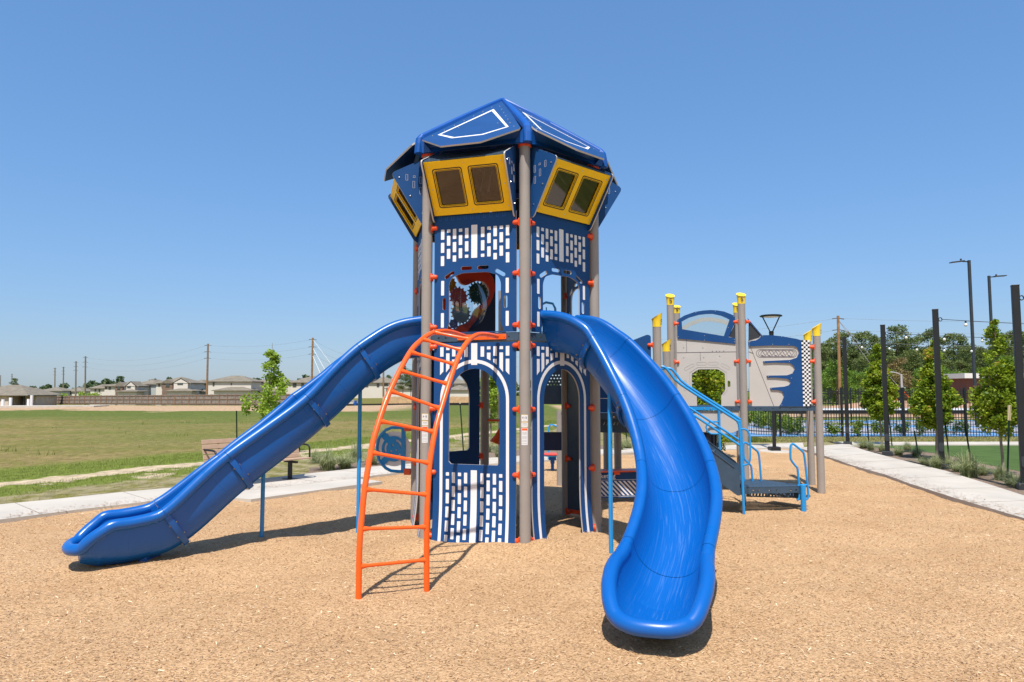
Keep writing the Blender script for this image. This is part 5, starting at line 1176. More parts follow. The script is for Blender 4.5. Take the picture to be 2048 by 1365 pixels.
def young_tree(x,y,h,prof,nclump,nleaf,lsize,seed,m,label,group,trunk_h,lean=0,cr=.16,trunk_r=.03,cat_='tree'):
    """prof: list of (height fraction, crown radius in metres)"""
    rng=np.random.default_rng(seed); t=thing('young_tree',(x,y,0),label,cat_,group)
    hs=np.array([p[0] for p in prof])*h; rs=np.array([p[1] for p in prof])
    w_=np.interp(np.linspace(hs[0],hs[-1],60),hs,rs)+.05; zc=rng.choice(np.linspace(hs[0],hs[-1],60),nclump,p=w_/w_.sum())
    rr=np.interp(zc,hs,rs); q=rng.random(nclump)*2*PI; rad=rr*np.sqrt(rng.random(nclump))*.88
    C=np.stack([x+lean*zc+rad*np.cos(q),y+rad*np.sin(q),zc],-1); R_=np.minimum(cr,rr*.75+.04)*rng.uniform(.6,1.15,nclump)
    P_,k=clump_points(C,R_,nleaf,rng,.2)
    tn=np.clip(rng.normal(.45,.2,nclump)[k]+rng.normal(0,.18,nleaf)+np.where(rng.random(nleaf)<.03,.5,0),0,1)
    leaves('crown',P_,np.full(nleaf,lsize),.55,rng,m,t,tn)
    mb=MB(); top=hs[-1]*.97; pts=[(x+lean*z+.02*math.sin(z*3+seed),y+.02*math.cos(z*2.3+seed),z) for z in np.linspace(-.05,top,9)]
    mb.tube(pts,[trunk_r*(1.05-.85*i/8) for i in range(9)],8)
    for i in range(16):
        j=rng.integers(nclump); c=C[j]; z0=max(trunk_h,c[2]-rng.uniform(.15,.45)); z0=min(z0,top*.95)
        mb.tube([(x+lean*z0,y,z0),((x+lean*z0+c[0])/2,(y+c[1])/2,(z0+c[2])/2-.02),tuple(c)],[.010,.007,.004],5)
    build(mb,'trunk','bark',t)
    return t
holly=[(.0,.05),(.06,.30),(.18,.52),(.35,.50),(.50,.38),(.62,.26),(.70,.13),(.76,.17),(.86,.16),(.93,.07),(1.0,.03)]
def pr(z0,h,k): return [((z0+(h-z0)*a)/h,r*k*.98) for a,r in holly]
for (px,py,Y,h,k,seed,lab) in ((1751,0,22.6,3.42,1.12,3,'young glossy-leaved tree between the two farthest black string-light posts'),(1857,0,17.9,3.02,1.15,5,'young glossy-leaved tree in the middle, just left of the third black post'),(1980,0,14.7,3.30,1.10,8,'nearest young glossy-leaved tree at the right, with a thin bare-stemmed top')):
    X_=(px-1024)/1400*(Y*.998+.25)
    young_tree(X_,Y,h,pr(.86,h,k),110,12000,.072 if Y<16 else .085,seed,'leaf_holly',lab,'young trees along the planting bed',.8,cr=.17)
young_tree(-6.95,20.2,3.25,[(.27,.10),(.34,.72),(.44,.86),(.54,.66),(.64,.42),(.72,.26),(.78,.18),(.86,.13),(.93,.12),(1.0,.04)],60,3000,.10,12,'leaf_light','slender pale green young tree rising behind the long slide',None,.8,lean=.0,cr=.17)
q=gnd(985,905); young_tree(q.x-.05,q.y+.5,3.0,[(.3,.08),(.42,.45),(.6,.5),(.75,.4),(.9,.2),(1.0,.05)],50,2600,.10,21,'leaf_light','young tree seen through the arched window of the tower',None,.8)
# dense bush-like tree filling the octagonal opening
young_tree(5.1,18.6,3.0,[(.1,.5),(.3,.95),(.6,1.0),(.85,.8),(1.0,.35)],120,15000,.085,33,'leaf_holly','dense rounded green tree seen through the octagonal opening of the grey panel',None,.5,cr=.26)
def stake(x,y,h,lean,label,group=None,tip=.0):
    t=thing('tree_stake',(x,y,0),label,'tree stake',group); mb=MB(); a=Vector((x,y,-.05)); b=Vector((x+lean,y,h)); mb.bar(a,b,.035,.008,up=(0,1,0)); mb.bar(a+Vector((0,-.012,0)),b+Vector((0,-.012,0)),.008,.025,up=(0,1,0))
    build(mb,'steel_post','stake',t)
    if tip:
        u=(b-a).normalized(); mb=MB(); mb.bar(b-u*tip,b+u*.01,.045,.034,up=(0,1,0)); build(mb,'painted_tip','stake_tip',t)
for px,pyb,Yb,pxt,pyt,tip,lab in ((1738,888,22.6,1733,836,0,'dark green stake left of the farthest young tree'),(1839,925,17.6,1829,862,0,'dark green stake leaning beside the middle young tree'),(1946,945,15.3,1930,850,0,'dark green stake leaning behind the ornamental grass at the right'),(2014,969,13.7,2019,812,.28,'green stake with a pale tip at the right edge of the bed'),(1886,0,17.9,1885,797,.22,'pale-tipped stake behind the middle young tree'),(1775,0,22.4,1773,792,.22,'pale-tipped stake right of the farthest young tree'),
        (482,0,19.6,473,822,0,'dark stake standing in the grass left of the long slide'),(603,0,20.4,606,850,0,'dark stake under the long slide beside the grass clumps'),(929,0,19.5,920,804,.05,'thin pale-tipped stake seen through the arched window'),(1252,0,22,1252,870,0,'thin dark stake below the map panel')):
    if pyb: b=gnd(px,pyb)
    else: b=Vector(((px-1024)/1400*(Yb+.1),Yb,0))
    tp=dep(pxt,pyt,b.y); stake(b.x,b.y,max(.5,tp.z),tp.x-b.x,lab,None,tip)
# ornamental grasses
def grass_clump(seed,r=.34,h=.5,n=420):
    rng=np.random.default_rng(seed); q=rng.random(n)*2*PI; sp=rng.random(n)**.7; V=[];F=[];T=[]
    hh=h*rng.uniform(.6,1.15,n); out=r*sp*rng.uniform(.6,1.3,n); bx_=rng.normal(0,.05,n); by_=rng.normal(0,.05,n); tn=np.clip(rng.normal(.45,.28,n),0,1); k=0
    for i in range(n):
        dx_,dy_=math.cos(q[i]),math.sin(q[i]); w_=.006
        for j,t in enumerate((0,.4,.75,1)):
            o=out[i]*t**1.6*1.5; z=hh[i]*(t-.40*t**3*sp[i]*1.6); ww=w_*(1-t*.8)
            V+=[(bx_[i]+dx_*o-dy_*ww,by_[i]+dy_*o+dx_*ww,z),(bx_[i]+dx_*o+dy_*ww,by_[i]+dy_*o-dx_*ww,z)]; T+=[min(1,tn[i]*(.7+.5*t))]*2
            if j: F.append((k+2*j-2,k+2*j-1,k+2*j+1,k+2*j))
        k+=8
    return np.array(V),np.array(F),np.array(T)
gv=[grass_clump(s_,r_,h_) for s_,r_,h_ in ((1,.34,.48),(2,.40,.42),(3,.28,.55))]
gmesh=[]
for V_,F_,T_ in gv:
    o=np_mesh('ornamental_grass',V_,F_,'orn_grass',T_); gmesh.append(o.data); bpy.data.objects.remove(o)
def put_grass(x,y,s_,i,label,group=None):
    o=bpy.data.objects.new('ornamental_grass',gmesh[i%3]); COL.objects.link(o); o.location=(x,y,.02); o.scale=(s_,s_,s_); o.rotation_euler=(0,0,i*1.7); tag(o,label,'ornamental grass',group); return o
gi=0
for px,py,s_,lab in ((655,941,1.15,'largest arching grass clump right of the bench, nearest the path'),(690,938,1.0,'grass clump just right of the largest one by the bench'),(712,925,1.0,'pale grass clump against the blue slide pole'),(632,925,.8,'small grass clump nearest the bench end'),(745,930,.8,'low grass clump left of the blue dial'),
        (1238,903,.9,'grass clump under the map panel'),(1255,900,.8,'grass clump right of the perforated post'),(945,925,.9,'grass clump low in the arched window'),(1000,918,.9,'straw-tipped grass clump by the rear tower post'),(975,905,.8,'grass clump behind the one in the arched window'),
        (1727,898,1.1,'dark grass clump beside the farthest young tree'),(1742,902,.8,'small grass clump in front of the farthest young tree'),(1765,905,.9,'straw-coloured grass clump between the two farthest posts'),(1797,912,1.0,'grass clump just right of the second farthest post'),(1815,905,.9,'grass clump behind the bed, left of the middle young tree'),
        (1833,915,1.0,'pale grass clump left of the middle young tree trunk'),(1850,932,.9,'broad-leaved clump by the middle young tree trunk'),(1872,940,1.0,'grass clump at the foot of the third black post'),(1893,938,1.1,'straw-topped grass clump right of the third black post'),(1915,945,.8,'low clump left of the large dark grass at the right'),
        (1938,956,1.45,'large dark arching grass clump with pale seed heads at the right'),(1922,940,1.0,'pale grass behind the large dark clump'),(1965,952,.9,'leafy clump behind the nearest young tree'),(2000,962,.9,'leafy clump right of the nearest young tree trunk'),(2022,972,.9,'leafy clump beside the pale-tipped stake'),(2040,978,.9,'leafy clump at the right edge of the photo')):
    q=gnd(px,py,.02); s_=s_*(.74 if px>1720 else 1); put_grass(q.x,q.y,s_,gi,lab,'ornamental grass clumps'); gi+=1
# lawn blades: the strips of green beside the trail and the verge
def blades(name,pts,h,rng,wd=.006,dry=None):
    n=len(pts); a=rng.random(n)*2*PI; L=rng.uniform(.5,1.3,n)*h; dx_=np.cos(a);dy_=np.sin(a); ln=rng.normal(0,.35,(n,2))*L[:,None]; z0=pts[:,2] if pts.shape[1]>2 else np.zeros(n)
    b0=np.stack([pts[:,0]-dx_*wd,pts[:,1]-dy_*wd,z0],-1); b1=np.stack([pts[:,0]+dx_*wd,pts[:,1]+dy_*wd,z0],-1); tp=np.stack([pts[:,0]+ln[:,0],pts[:,1]+ln[:,1],z0+L],-1)
    V=np.stack([b0,b1,tp],1).reshape(-1,3); tone=np.clip(rng.normal(.4,.25,n)+(0 if dry is None else dry),0,1)
    o=np_mesh(name,V,np.arange(3*n).reshape(-1,3),'grass_blade',np.repeat(tone,3)); return tag(o,None,None,None,'stuff')
rg=np.random.default_rng(5)
def qx(x,y): return -.89*x+.46*y
n=420000; x=rg.uniform(-34,3,n); y=rg.uniform(4,42,n); q=qx(x,y); vn=vnoise(x,y,2.2,9); vf=vnoise(x,y,.7,19)
prob=np.where((q>13.1)&(q<14.4),np.where(vn<.58,1,.15),0)+np.where((q>15.3)&(q<17.4),1,0)+np.where((q>11.95)&(q<13.1),.18*(vf>.4),0)+np.where(q>=17.4,.16*(vf>.45),0)
far=np.clip(14/np.maximum(y,6),.25,1); k=(rg.random(n)<prob)&(np.abs(x)<y*.85+2)&(q>11.9)
dry=np.where(q[k]>17.4,.5,np.where(q[k]<13.1,.45,0)); blades('grass',np.stack([x[k],y[k]],-1),.052,rg,.0035,dry)
n=50000; x=rg.uniform(4.5,9,n); y=rg.uniform(24.3,33,n); k=(x<9.5-(y-24)*.25)|(y<26.5); x=x[k];y=y[k]; blades('grass',np.stack([x,y],-1),.10,rg,.012,0)
n=26000; x=rg.uniform(8.5,20,n); y=rg.uniform(24.4,26.9,n); blades('grass',np.stack([x,y],-1),.05,rg,.012,.62)
# taller weeds on the far side of the trail
n=22000; x=rg.uniform(-22,4,n); y=rg.uniform(12,40,n); q=qx(x,y); k=(vnoise(x,y,1.3,31)>.86)&(q>15.4)&(np.abs(x)<y*.8); blades('tall_grass',np.stack([x[k],y[k]],-1),.17,rg,.010,-.05)
# small shrubs along the court fence and the leafy hedge left of it
def shrub_mesh(seed,n=700,h=.7,r=.28):
    rng=np.random.default_rng(seed); nc=16; C=np.stack([rng.normal(0,r*.5,nc),rng.normal(0,r*.5,nc),rng.uniform(.12,h*.85,nc)],-1); P_,k=clump_points(C,np.full(nc,.14),n,rng,.2)
    o=leaves('shrub',P_,np.full(n,.075),.5,rng,'shrub'); d_=o.data; bpy.data.objects.remove(o); return d_
sm=[shrub_mesh(40+i) for i in range(3)]
for i,(px,py,s_,lab) in enumerate(((1670,874,1.0,'small shrub against the fence just right of the last grey post'),(1717,874,.9,'sparse shrub by the fence left of the second black post'),(1759,874,.9,'small shrub by the fence behind the farthest young tree'),(1801,872,1.0,'greyish shrub by the fence between two black posts'),(1840,873,.8,'small shrub under the middle young tree'),(1922,872,.9,'small shrub by the fence left of the nearest young tree'),(1887,873,.8,'thin shrub by the fence right of the third black post'))):
    q=gnd(px,py); o=bpy.data.objects.new('shrub',sm[i%3]); COL.objects.link(o); o.location=q; o.scale=(s_*1.15,s_*1.15,s_*1.1); o.rotation_euler=(0,0,i); tag(o,lab,'shrub','small shrubs along the court fence')
for i in range(11):
    t=i/10; px=1500+95*t; py=852+20*t; q=gnd(px,py); o=bpy.data.objects.new('shrub',sm[i%3]); COL.objects.link(o); o.location=q; s_=1.5-.35*t; o.scale=(s_,s_,s_*.95); o.rotation_euler=(0,0,i*2.1)
    tag(o,['darkest and leftmost shrub of the slanting hedge','second shrub from the left in the slanting hedge','third shrub from the left in the slanting hedge','fourth shrub of the slanting hedge, left of the lamp post','fifth shrub of the slanting hedge, just left of the lamp post','shrub of the slanting hedge directly behind the lamp post','shrub of the slanting hedge just right of the lamp post','fourth shrub from the right end of the slanting hedge','third shrub from the right end of the slanting hedge','second shrub from the right end of the slanting hedge','smallest shrub, at the right end of the slanting hedge'][i],'shrub','hedge shrubs behind the lamp post')
# ================================================================ string-light posts, lamps
def sl_post(x,y,h,label):
    t=thing('string_light_post',(x,y,0),label,'post','black posts carrying string lights'); w_=.115; ra=R(-24); AX=(Vector((math.cos(ra),math.sin(ra),0)),Vector((-math.sin(ra),math.cos(ra),0)),Vector((0,0,1)))
    mb=MB(); mb.box((x,y,h/2+.05),(w_,w_,h-.1),AX); mb.box((x,y,h+.004),(w_+.010,w_+.010,.02),AX); build(mb,'shaft','charcoal',t,bevel=.008)
    mb=MB(); mb.box((x,y,.085),(.25,.25,.13),AX); build(mb,'base_cover','charcoal_grey',t,bevel=.01)
    mb=MB(); mb.prism(rrect(-.05,.05,-.10,.10,.04,5),0,.014,fr=lambda a,b,c:tuple(Vector((x,y,.52+b))+AX[0]*a-AX[1]*(w_/2+c))); build(mb,'hatch','charcoal_grey',t)
    mb=MB(); mb.tube([(x+w_/2+.05+.04*math.cos(2*PI*k/12),y,h-.22+.04*math.sin(2*PI*k/12)) for k in range(12)],.010,6,closed=True); mb.tube([(x+w_/2-.01,y,h-.22),(x+w_/2+.02,y,h-.22)],.012,6); build(mb,'eye_ring','charcoal',t)
    return t
M['charcoal_grey']=mat('faded_charcoal',(.028,.034,.042),.5,.5,noise=.15,nscale=6)
PL=[]
for px,pt,pb,Y,lab in ((1690,675,893,21.9,'farthest black square post of the string-light row'),(1769,651,914,18.9,'second farthest black square post, at the left of the middle young tree'),(1876,620,941,15.8,'third black square post, in front of the planting bed'),(2042,572,983,12.55,'nearest black square post, cut by the right edge of the photo')):
    b=gnd(px if px!=2042 else 2051,pb); X_=b.x; Yq=b.y
    if px==1690: X_=dep(1695.5,890,Yq).x
    if px==1769: X_=dep(1775,910,Yq).x
    if px==1876: X_=dep(1884,940,Yq).x
    top=dep(px,pt,Yq).z; sl_post(X_,Yq,top,lab); PL.append((X_,Yq,top))
def string_light(a,b,sag,nb,label):
    t=thing('string_light',a,label,'string lights','strings of bulbs'); a=Vector(a); b=Vector(b)
    pt=lambda u:a.lerp(b,u)+Vector((0,0,-4*sag*u*(1-u))); mb=MB(); mb.tube([pt(i/24) for i in range(25)],.007,5); build(mb,'cable','wire',t)
    for i in range(nb):
        p=pt((i+.45)/nb); mb=MB(); mb.lathe([(0,0),(.018,0),(.02,-.05),(.0,-.05)],p,n=8); s_=build(mb,'socket','charcoal',t); mb=MB(); mb.lathe([(.016,-.05),(.036,-.08),(.036,-.105),(.02,-.13),(0,-.135)],p,n=10); build(mb,'bulb','bulb',t)
for (X_,Y_,T_),dx_,nb,lab in ((PL[0],13.0,14,'lowest string of round bulbs, leaving the farthest black post'),(PL[1],12.0,11,'string of bulbs leaving the second farthest black post'),(PL[2],11.0,9,'string of bulbs leaving the third black post to the right'),(PL[3],8.0,7,'string of bulbs leaving the nearest black post')):
    string_light((X_+.16,Y_,T_-.22),(X_+dx_,Y_+.6,T_-.2),.16,nb,lab)
# park lamp
q=gnd(1549,905); lx,ly=q.x,q.y
t=thing('park_lamp',(lx,ly,0),'black park lamp with a flat round head on a V-shaped yoke, behind the play structure','lamp')
zt=dep(1543,632,ly).z; zk=dep(1543,664,ly).z; xo=lx-.0
mb=MB(); mb.box((lx,ly,zk/2),(.085,.085,zk)); build(mb,'pole','charcoal',t,bevel=.01)
mb=MB(); mb.box((lx,ly,.09),(.28,.28,.14)); build(mb,'base_cover','charcoal',t,bevel=.01)
mb=MB()
for s_ in (-1,1): mb.tube([(lx+s_*.03,ly,zk-.02),(lx+s_*.06,ly,zk+.05),(lx+s_*.25,ly,zt-.03)],.018,8)
mb.lathe([(.06,-.16),(.07,0),(.05,.02)],(lx,ly,zk),n=12); build(mb,'yoke','charcoal',t)
mb=MB(); mb.lathe([(.24,-.035),(.31,-.025),(.32,0),(.28,.02),(.12,.035),(0,.04)],(lx,ly,zt),n=28); build(mb,'head','charcoal',t)
mb=MB(); mb.lathe([(0,-.06),(.2,-.045),(.24,-.03)],(lx,ly,zt),n=24); build(mb,'lens','label_white',t)
mb=MB(); mb.lathe([(.45,.005),(.42,.05),(0,.055)],(lx,ly,0),n=20); struct(build(mb,'pavement_pad','concrete'))
# tall area lights
def area_light(px,pt,Y,side,label,pxb):
    top=dep(px,pt,Y); X_=dep(pxb,735,Y).x; X_=X_+.05; t=thing('area_light',(X_,Y,0),label,'light pole','tall dark area lights beyond the courts'); h=top.z
    mb=MB(); mb.box((X_,Y,h/2),(.12,.12,h)); build(mb,'pole','charcoal_grey',t,bevel=.01)
    mb=MB(); mb.bar((X_,Y,h-.08),(X_+side*.35,Y,h-.06),.06,.05); build(mb,'arm','charcoal',t)
    mb=MB(); mb.bar((X_+side*.3,Y,h-.04),(X_+side*.95,Y,h-.0 if side>0 else h-.12),.3,.05); mb.box((X_+side*.42,Y,h+.04),(.07,.07,.09)); build(mb,'lamp_head','charcoal_grey',t,bevel=.01)
area_light(1934,521,36,-1,'taller dark light pole whose lamp head points left',1946)
area_light(1971,552,40,1,'shorter dark light pole whose lamp head points right',1985)
q=gnd(1804,784,0); Y_=62; X_=dep(1803,760,Y_).x; t=thing('street_light',(X_,Y_,0),'pale street light with a curved arm in front of the woods','street light')
mb=MB(); h=dep(1803,749,Y_).z; mb.tube([(X_,Y_,0),(X_,Y_,h)],[.12,.08],8); build(mb,'pole','pit',t)
mb=MB(); mb.tube([(X_,Y_,h-.05),(X_-.5,Y_,h+.15),(X_-.9,Y_,h+.2)],.05,6); mb.bar((X_-.8,Y_,h+.2),(X_-1.15,Y_,h+.19),.16,.08); build(mb,'arm','pit',t)
# ================================================================ court fences
def metal_fence(A,B,h,label,step=2.4,pick=.11,nm='court_fence'):
    A=Vector(A);B=Vector(B); d=(B-A); L=d.length; d.normalize(); n_=int(L/step)+1; t=thing(nm,A,label,'fence')
    mb=MB(); k=int(L/pick)
    for i in range(k+1): p=A+d*(i*pick); mb.box((p.x,p.y,h/2+.03),(.017,.017,h))
    for z in (.18,h-.16): mb.bar(A+Vector((0,0,z)),B+Vector((0,0,z)),.03,.035)
    build(mb,'pickets','charcoal',t)
    for i in range(n_):
        p=A+d*min(L,i*step); mb=MB(); mb.box((p.x,p.y,(h+.08)/2),(.075,.075,h+.08)); build(mb,'post','charcoal',t)
metal_fence((10.4,27.3,0),(24.5,27.3,0),1.83,'black metal picket fence along the near edge of the blue courts')
metal_fence((8.4,42.3,0),(31,42.3,0),1.9,'black metal picket fence along the far edge of the courts',3.0,.15)
metal_fence((6.0,33,0),(10.3,27.4,0),1.5,'dark picket fence slanting away behind the lamp post',1.4)
t=thing('court_net',(19.7,28.6,0),'dark court net with a white top band','net'); 
for x_ in (14.5,25.0):
    mb=MB(); mb.box((x_,34.2,.46),(.05,.05,.92)); build(mb,'net_post','charcoal',t)
mb=MB(); mb.box((19.7,34.2,.88),(10.5,.03,.06)); build(mb,'net_band','white',t); mb=MB()
for i in range(53): mb.box((14.5+i*.2,34.2,.48),(.012,.012,.75))
for i in range(5): mb.box((19.7,34.2,.15+i*.16),(10.5,.012,.012))
build(mb,'net_mesh','charcoal',t)
for i,(x_,w_,lab) in enumerate(((23.3,9.5,'long white-capped barrier along the far side of the courts'),)):
    t=thing('barrier_rail',(x_,45,0),lab,'barrier'); mb=MB(); mb.box((x_,45,.62),(w_*1.9,.12,.14)); build(mb,'cap','label_white',t); mb=MB(); mb.box((x_,45,.45),(w_*1.9,.06,.28)); build(mb,'panel','silt',t)
# building with a pale roof behind the trees at the right
t=thing('building',(52,75,0),'low maroon building with a pale metal roof at the edge of the woods','building')
a=dep(1935,790,75); b=dep(2100,790,75); z1=dep(2000,757,75).z; z2=dep(2000,750,75).z
mb=MB(); mb.box(((a.x+b.x)/2,77,z1/2-.2),(b.x-a.x,4,z1+.4)); build(mb,'wall','maroon',t)
mb=MB(); mb.prism([(a.x-.6,74.4),(b.x+.6,74.4),(b.x+.6,79.6),(a.x-.6,79.6)],z1,z2+.15); build(mb,'roof','metal_roof',t)
# dirt mound behind the courts
mb=MB()
nx2,ny2=60,8; vs=[]
for i in range(nx2+1):
    for j in range(ny2+1):
        u=i/nx2; v=j/ny2; x_=26+44*u; y_=50+16*v; vs.append((x_,y_,-.1+1.55*math.sin(PI*v)*math.sin(PI*u)**.35*(.8+.2*math.sin(u*17))))
mb.add(vs,[(i*(ny2+1)+j,(i+1)*(ny2+1)+j,(i+1)*(ny2+1)+j+1,i*(ny2+1)+j+1) for i in range(nx2) for j in range(ny2)],0,True)
M['dirt']=mat('orange_dirt',(.46,.28,.18),.95,.1,noise=.2,nscale=.8,bump=.4,bscale=3); struct(build(mb,'dirt_mound','dirt'))
# ================================================================ far left: fences, houses, poles
def tz(x,y): return float(terrain_z(np.array([float(x)]),np.array([float(y)]))[0])
def board_fence(A,B,h,label,zA,zB,m='fence_old',rails=True,step=2.4):
    A=Vector((*A,zA)); B=Vector((*B,zB)); L=(B-A).length; d=(B-A).normalized(); t=thing('wooden_fence',A,label,'fence'); nrm=Vector((d.y,-d.x,0)).normalized()
    if nrm.y>0: nrm=-nrm
    mb=MB(); n_=int(L/.32); rr=random.Random(3)
    for i in range(n_):
        a=A+d*(i*L/n_+.01); b=A+d*((i+1)*L/n_-.01); z=h+rr.uniform(-.03,.03); mb.bar((a.x,a.y,a.z+z/2),(b.x,b.y,b.z+z/2),.02,z)
    build(mb,'boards',m,t)
    if rails:
        mb=MB()
        for z in (.25,h*.55,h-.15): mb.bar(A+nrm*.05+Vector((0,0,z)),B+nrm*.05+Vector((0,0,z)),.05,.09)
        build(mb,'rails','fence_rail',t)
        for i in range(int(L/step)+1): p=A+d*(i*step)+nrm*.06; mb=MB(); mb.box((p.x,p.y,p.z+h/2),(.12,.12,h+.04)); build(mb,'post','fence_rail',t)
g=lambda px,Y:(dep(px,785,Y).x,Y)
board_fence(g(55,187),g(140,157),1.85,'far grey stretch of board fence at the left, next to the beige shed',-1.55,-1.2,step=3)
board_fence(g(140,157),g(512,118),1.9,'long weathered board fence with brown posts in front of the white houses',-1.2,-.65)
board_fence(g(512,118),g(655,110),1.9,'stretch of grey board fence running behind the long slide',-.65,-.5)
board_fence(g(655,205),g(830,205),1.9,'distant grey board fence between the long slide and the tower',-.35,-.35,rails=False)
board_fence(g(765,118),g(945,112),1.55,'fresh pale cedar fence seen behind the orange ladder',-.72,-.68,'fence_new',False)
for A_,B_,lab in ((g(690,100),g(945,96),'black silt barrier along the dirt behind the ladder'),):
    t=thing('silt_fence',(A_[0],A_[1],-.5),lab,'silt fence'); mb=MB(); a=Vector((*A_,tz(*A_)+.2)); b=Vector((*B_,tz(*B_)+.2)); mb.bar(a,b,.05,.5); build(mb,'fabric','silt',t)
    mb=MB(); 
    for i in range(8): p=a.lerp(b,i/7); mb.box((p.x,p.y+.05,p.z+.05),(.05,.05,.7))
    build(mb,'stakes','fence_rail',t)
def hip(mb,x0,x1,y0,y1,z,h,ov=.45,mi=0):
    x0-=ov;x1+=ov;y0-=ov;y1+=ov; w_=x1-x0; d_=y1-y0; k=min(w_,d_)/2*.96
    if w_>=d_: r=[(x0+k,(y0+y1)/2,z+h),(x1-k,(y0+y1)/2,z+h)]
    else: r=[((x0+x1)/2,y0+k,z+h),((x0+x1)/2,y1-k,z+h)]
    v=[(x0,y0,z),(x1,y0,z),(x1,y1,z),(x0,y1,z)]+r+[(x0,y0,z-.18),(x1,y0,z-.18),(x1,y1,z-.18),(x0,y1,z-.18)]
    f=[(0,1,5,4),(2,3,4,5),(1,2,5),(3,0,4)] if w_>=d_ else [(0,1,4),(1,2,5,4),(2,3,5),(3,0,4,5)]
    mb.add(v,f+[(6,7,1,0),(7,8,2,1),(8,9,3,2),(9,6,0,3),(9,8,7,6)],mi)
def house(px0,px1,peak,eave,Y,label,wall='wall_white',brick=None,garage=None,gable=None,base=None,depth=9,wins=()):
    x0=dep(px0,780,Y).x; x1=dep(px1,780,Y).x; zb=tz((x0+x1)/2,Y)-.1 if base is None else base; ze=dep(1000,eave,Y).z; zp=dep(1000,peak,Y+depth*.4).z
    t=thing('house',((x0+x1)/2,Y,zb),label,'house','two-storey houses beyond the fence')
    mb=MB(); mb.box(((x0+x1)/2,Y+depth/2,(zb+ze)/2),(x1-x0,depth,ze-zb))
    build(mb,'wall',wall,t)
    mb=MB(); hip(mb,x0,x1,Y,Y+depth,ze,zp-ze); build(mb,'roof','roof_shingle',t)
    sc_=(x1-x0)/(px1-px0)
    if brick:
        a,b,zt_=brick; xa=dep(a,780,Y).x; xb=dep(b,780,Y).x; mb=MB(); mb.box(((xa+xb)/2,Y-.25,(zb+ze)/2-.1),(xb-xa,.5,ze-zb-.2)); bk=build(mb,'brick_bay','brick',t)
        mb=MB(); zz=ze+.0; mb.add([(xa-.5,Y-.7,zz-.2),(xb+.5,Y-.7,zz-.2),((xa+xb)/2,Y-.7,zz+1.0),((xa+xb)/2,Y+3.0,zz+1.0),(xa-.5,Y+2,zz-.1),(xb+.5,Y+2,zz-.1)],[(0,1,2),(0,2,3,4),(1,5,3,2)]); build(mb,'gable','roof_shingle',t)
    if gable:
        a,b=gable; xa=dep(a,780,Y).x; xb=dep(b,780,Y).x; zz=ze-.1; mb=MB(); mb.add([(xa-.4,Y-.9,zz),(xb+.4,Y-.9,zz),((xa+xb)/2,Y-.9,zz+1.3),((xa+xb)/2,Y+4,zz+1.3),(xa-.4,Y+3,zz),(xb+.4,Y+3,zz)],[(0,2,3,4),(1,5,3,2),(0,4,5,1)]); build(mb,'gable','roof_shingle',t)
        mb=MB(); mb.add([(xa-.1,Y-.8,zz),(xb+.1,Y-.8,zz),((xa+xb)/2,Y-.8,zz+1.05)],[(0,1,2)]); mb.box(((xa+xb)/2,Y-.4,(zb+zz)/2),(xb-xa,.8,zz-zb)); build(mb,'gable_wall',wall,t)
    if garage:
        a,b,ge,gp=garage; xa=dep(a,780,Y-3).x; xb=dep(b,780,Y-3).x; zg=dep(1000,ge,Y-3).z; zq=dep(1000,gp,Y-1).z
        mb=MB(); mb.box(((xa+xb)/2,Y-1.5,(zb+zg)/2),(xb-xa,3,zg-zb)); gr=build(mb,'garage',wall,t)
        mb=MB(); hip(mb,xa,xb,Y-3,Y+3,zg,max(.4,zq-zg)); build(mb,'garage_roof','roof_shingle',gr)
    for (a,b,y0,y1) in wins:
        xa=dep(a,780,Y).x; xb=dep(b,780,Y).x; za=dep(1000,y1,Y-.1).z; zc=dep(1000,y0,Y-.1).z; yo=Y-.03 if not (brick and a>=brick[0] and b<=brick[1]) else Y-.53
        if gable and a>=gable[0] and b<=gable[1]: yo=Y-.83
        mb=MB(); mb.box(((xa+xb)/2,yo,(za+zc)/2),(xb-xa+.16,.10,zc-za+.16)); wn=build(mb,'window','trim',t); mb=MB(); mb.box(((xa+xb)/2,yo-.06,(za+zc)/2),(xb-xa,.04,zc-za)); build(mb,'pane','glass_dark',wn)
    return t
HY=188
house(181,212,769,776.5,HY+14,'small pale two-storey house at the left end of the row',wins=((190,192,779,784),(198,200,779,784)))
house(209,275,763.5,772,HY,'white house with a brown brick bay, left of two similar ones',brick=(233,247,0),gable=(256,273),garage=(236,273,783,779),wins=((211,213,773,778),(218,221,773,779),(237,242,773.5,779),(258,264,773,776)))
house(275,313,759.5,768.5,HY+6,'grey-white house left of the one with the large brick bay','wall_grey',wins=((277,279,769,775),(282,285,769,775),(293,296,769,774)))
house(312,380,754,766,HY-4,'white house with the large brown brick bay, left of the pole',brick=(326,347,0),gable=(350,378),garage=(334,383,782,776),wins=((317,319,767,773),(334,340,766,774),(358,368,767,769.5)))
house(377,411,760,769,HY+5,'grey house with a low garage roof just left of the wooden pole','wall_grey',garage=(382,411,783,777),wins=((388,391,770,775),))
house(415,502,751.5,763,HY-8,'large white house just right of the wooden pole',garage=(428,500,781,774),wins=((426,428,765,772),(462,463,767,770)))
house(500,582,756,765,HY,'white house partly hidden by the slender pale tree',garage=(520,560,783,777),wins=((511,514,767,774),(543,546,767,774)))
house(581,662,752,765,HY-6,'white house rising behind the long slide',wins=((586,592,767,774),(603,607,767,774)))
house(703,797,755,765.5,HY+8,'white house between the long slide and the orange ladder',garage=(772,825,777,769),wins=((731,736,767,774),(754,758,767,774),(707,717,779,783),(765,775,768,772)))
house(808,862,762,769,HY+20,'pale house just left of the tower',wins=((820,824,772,777),(840,844,772,777)))
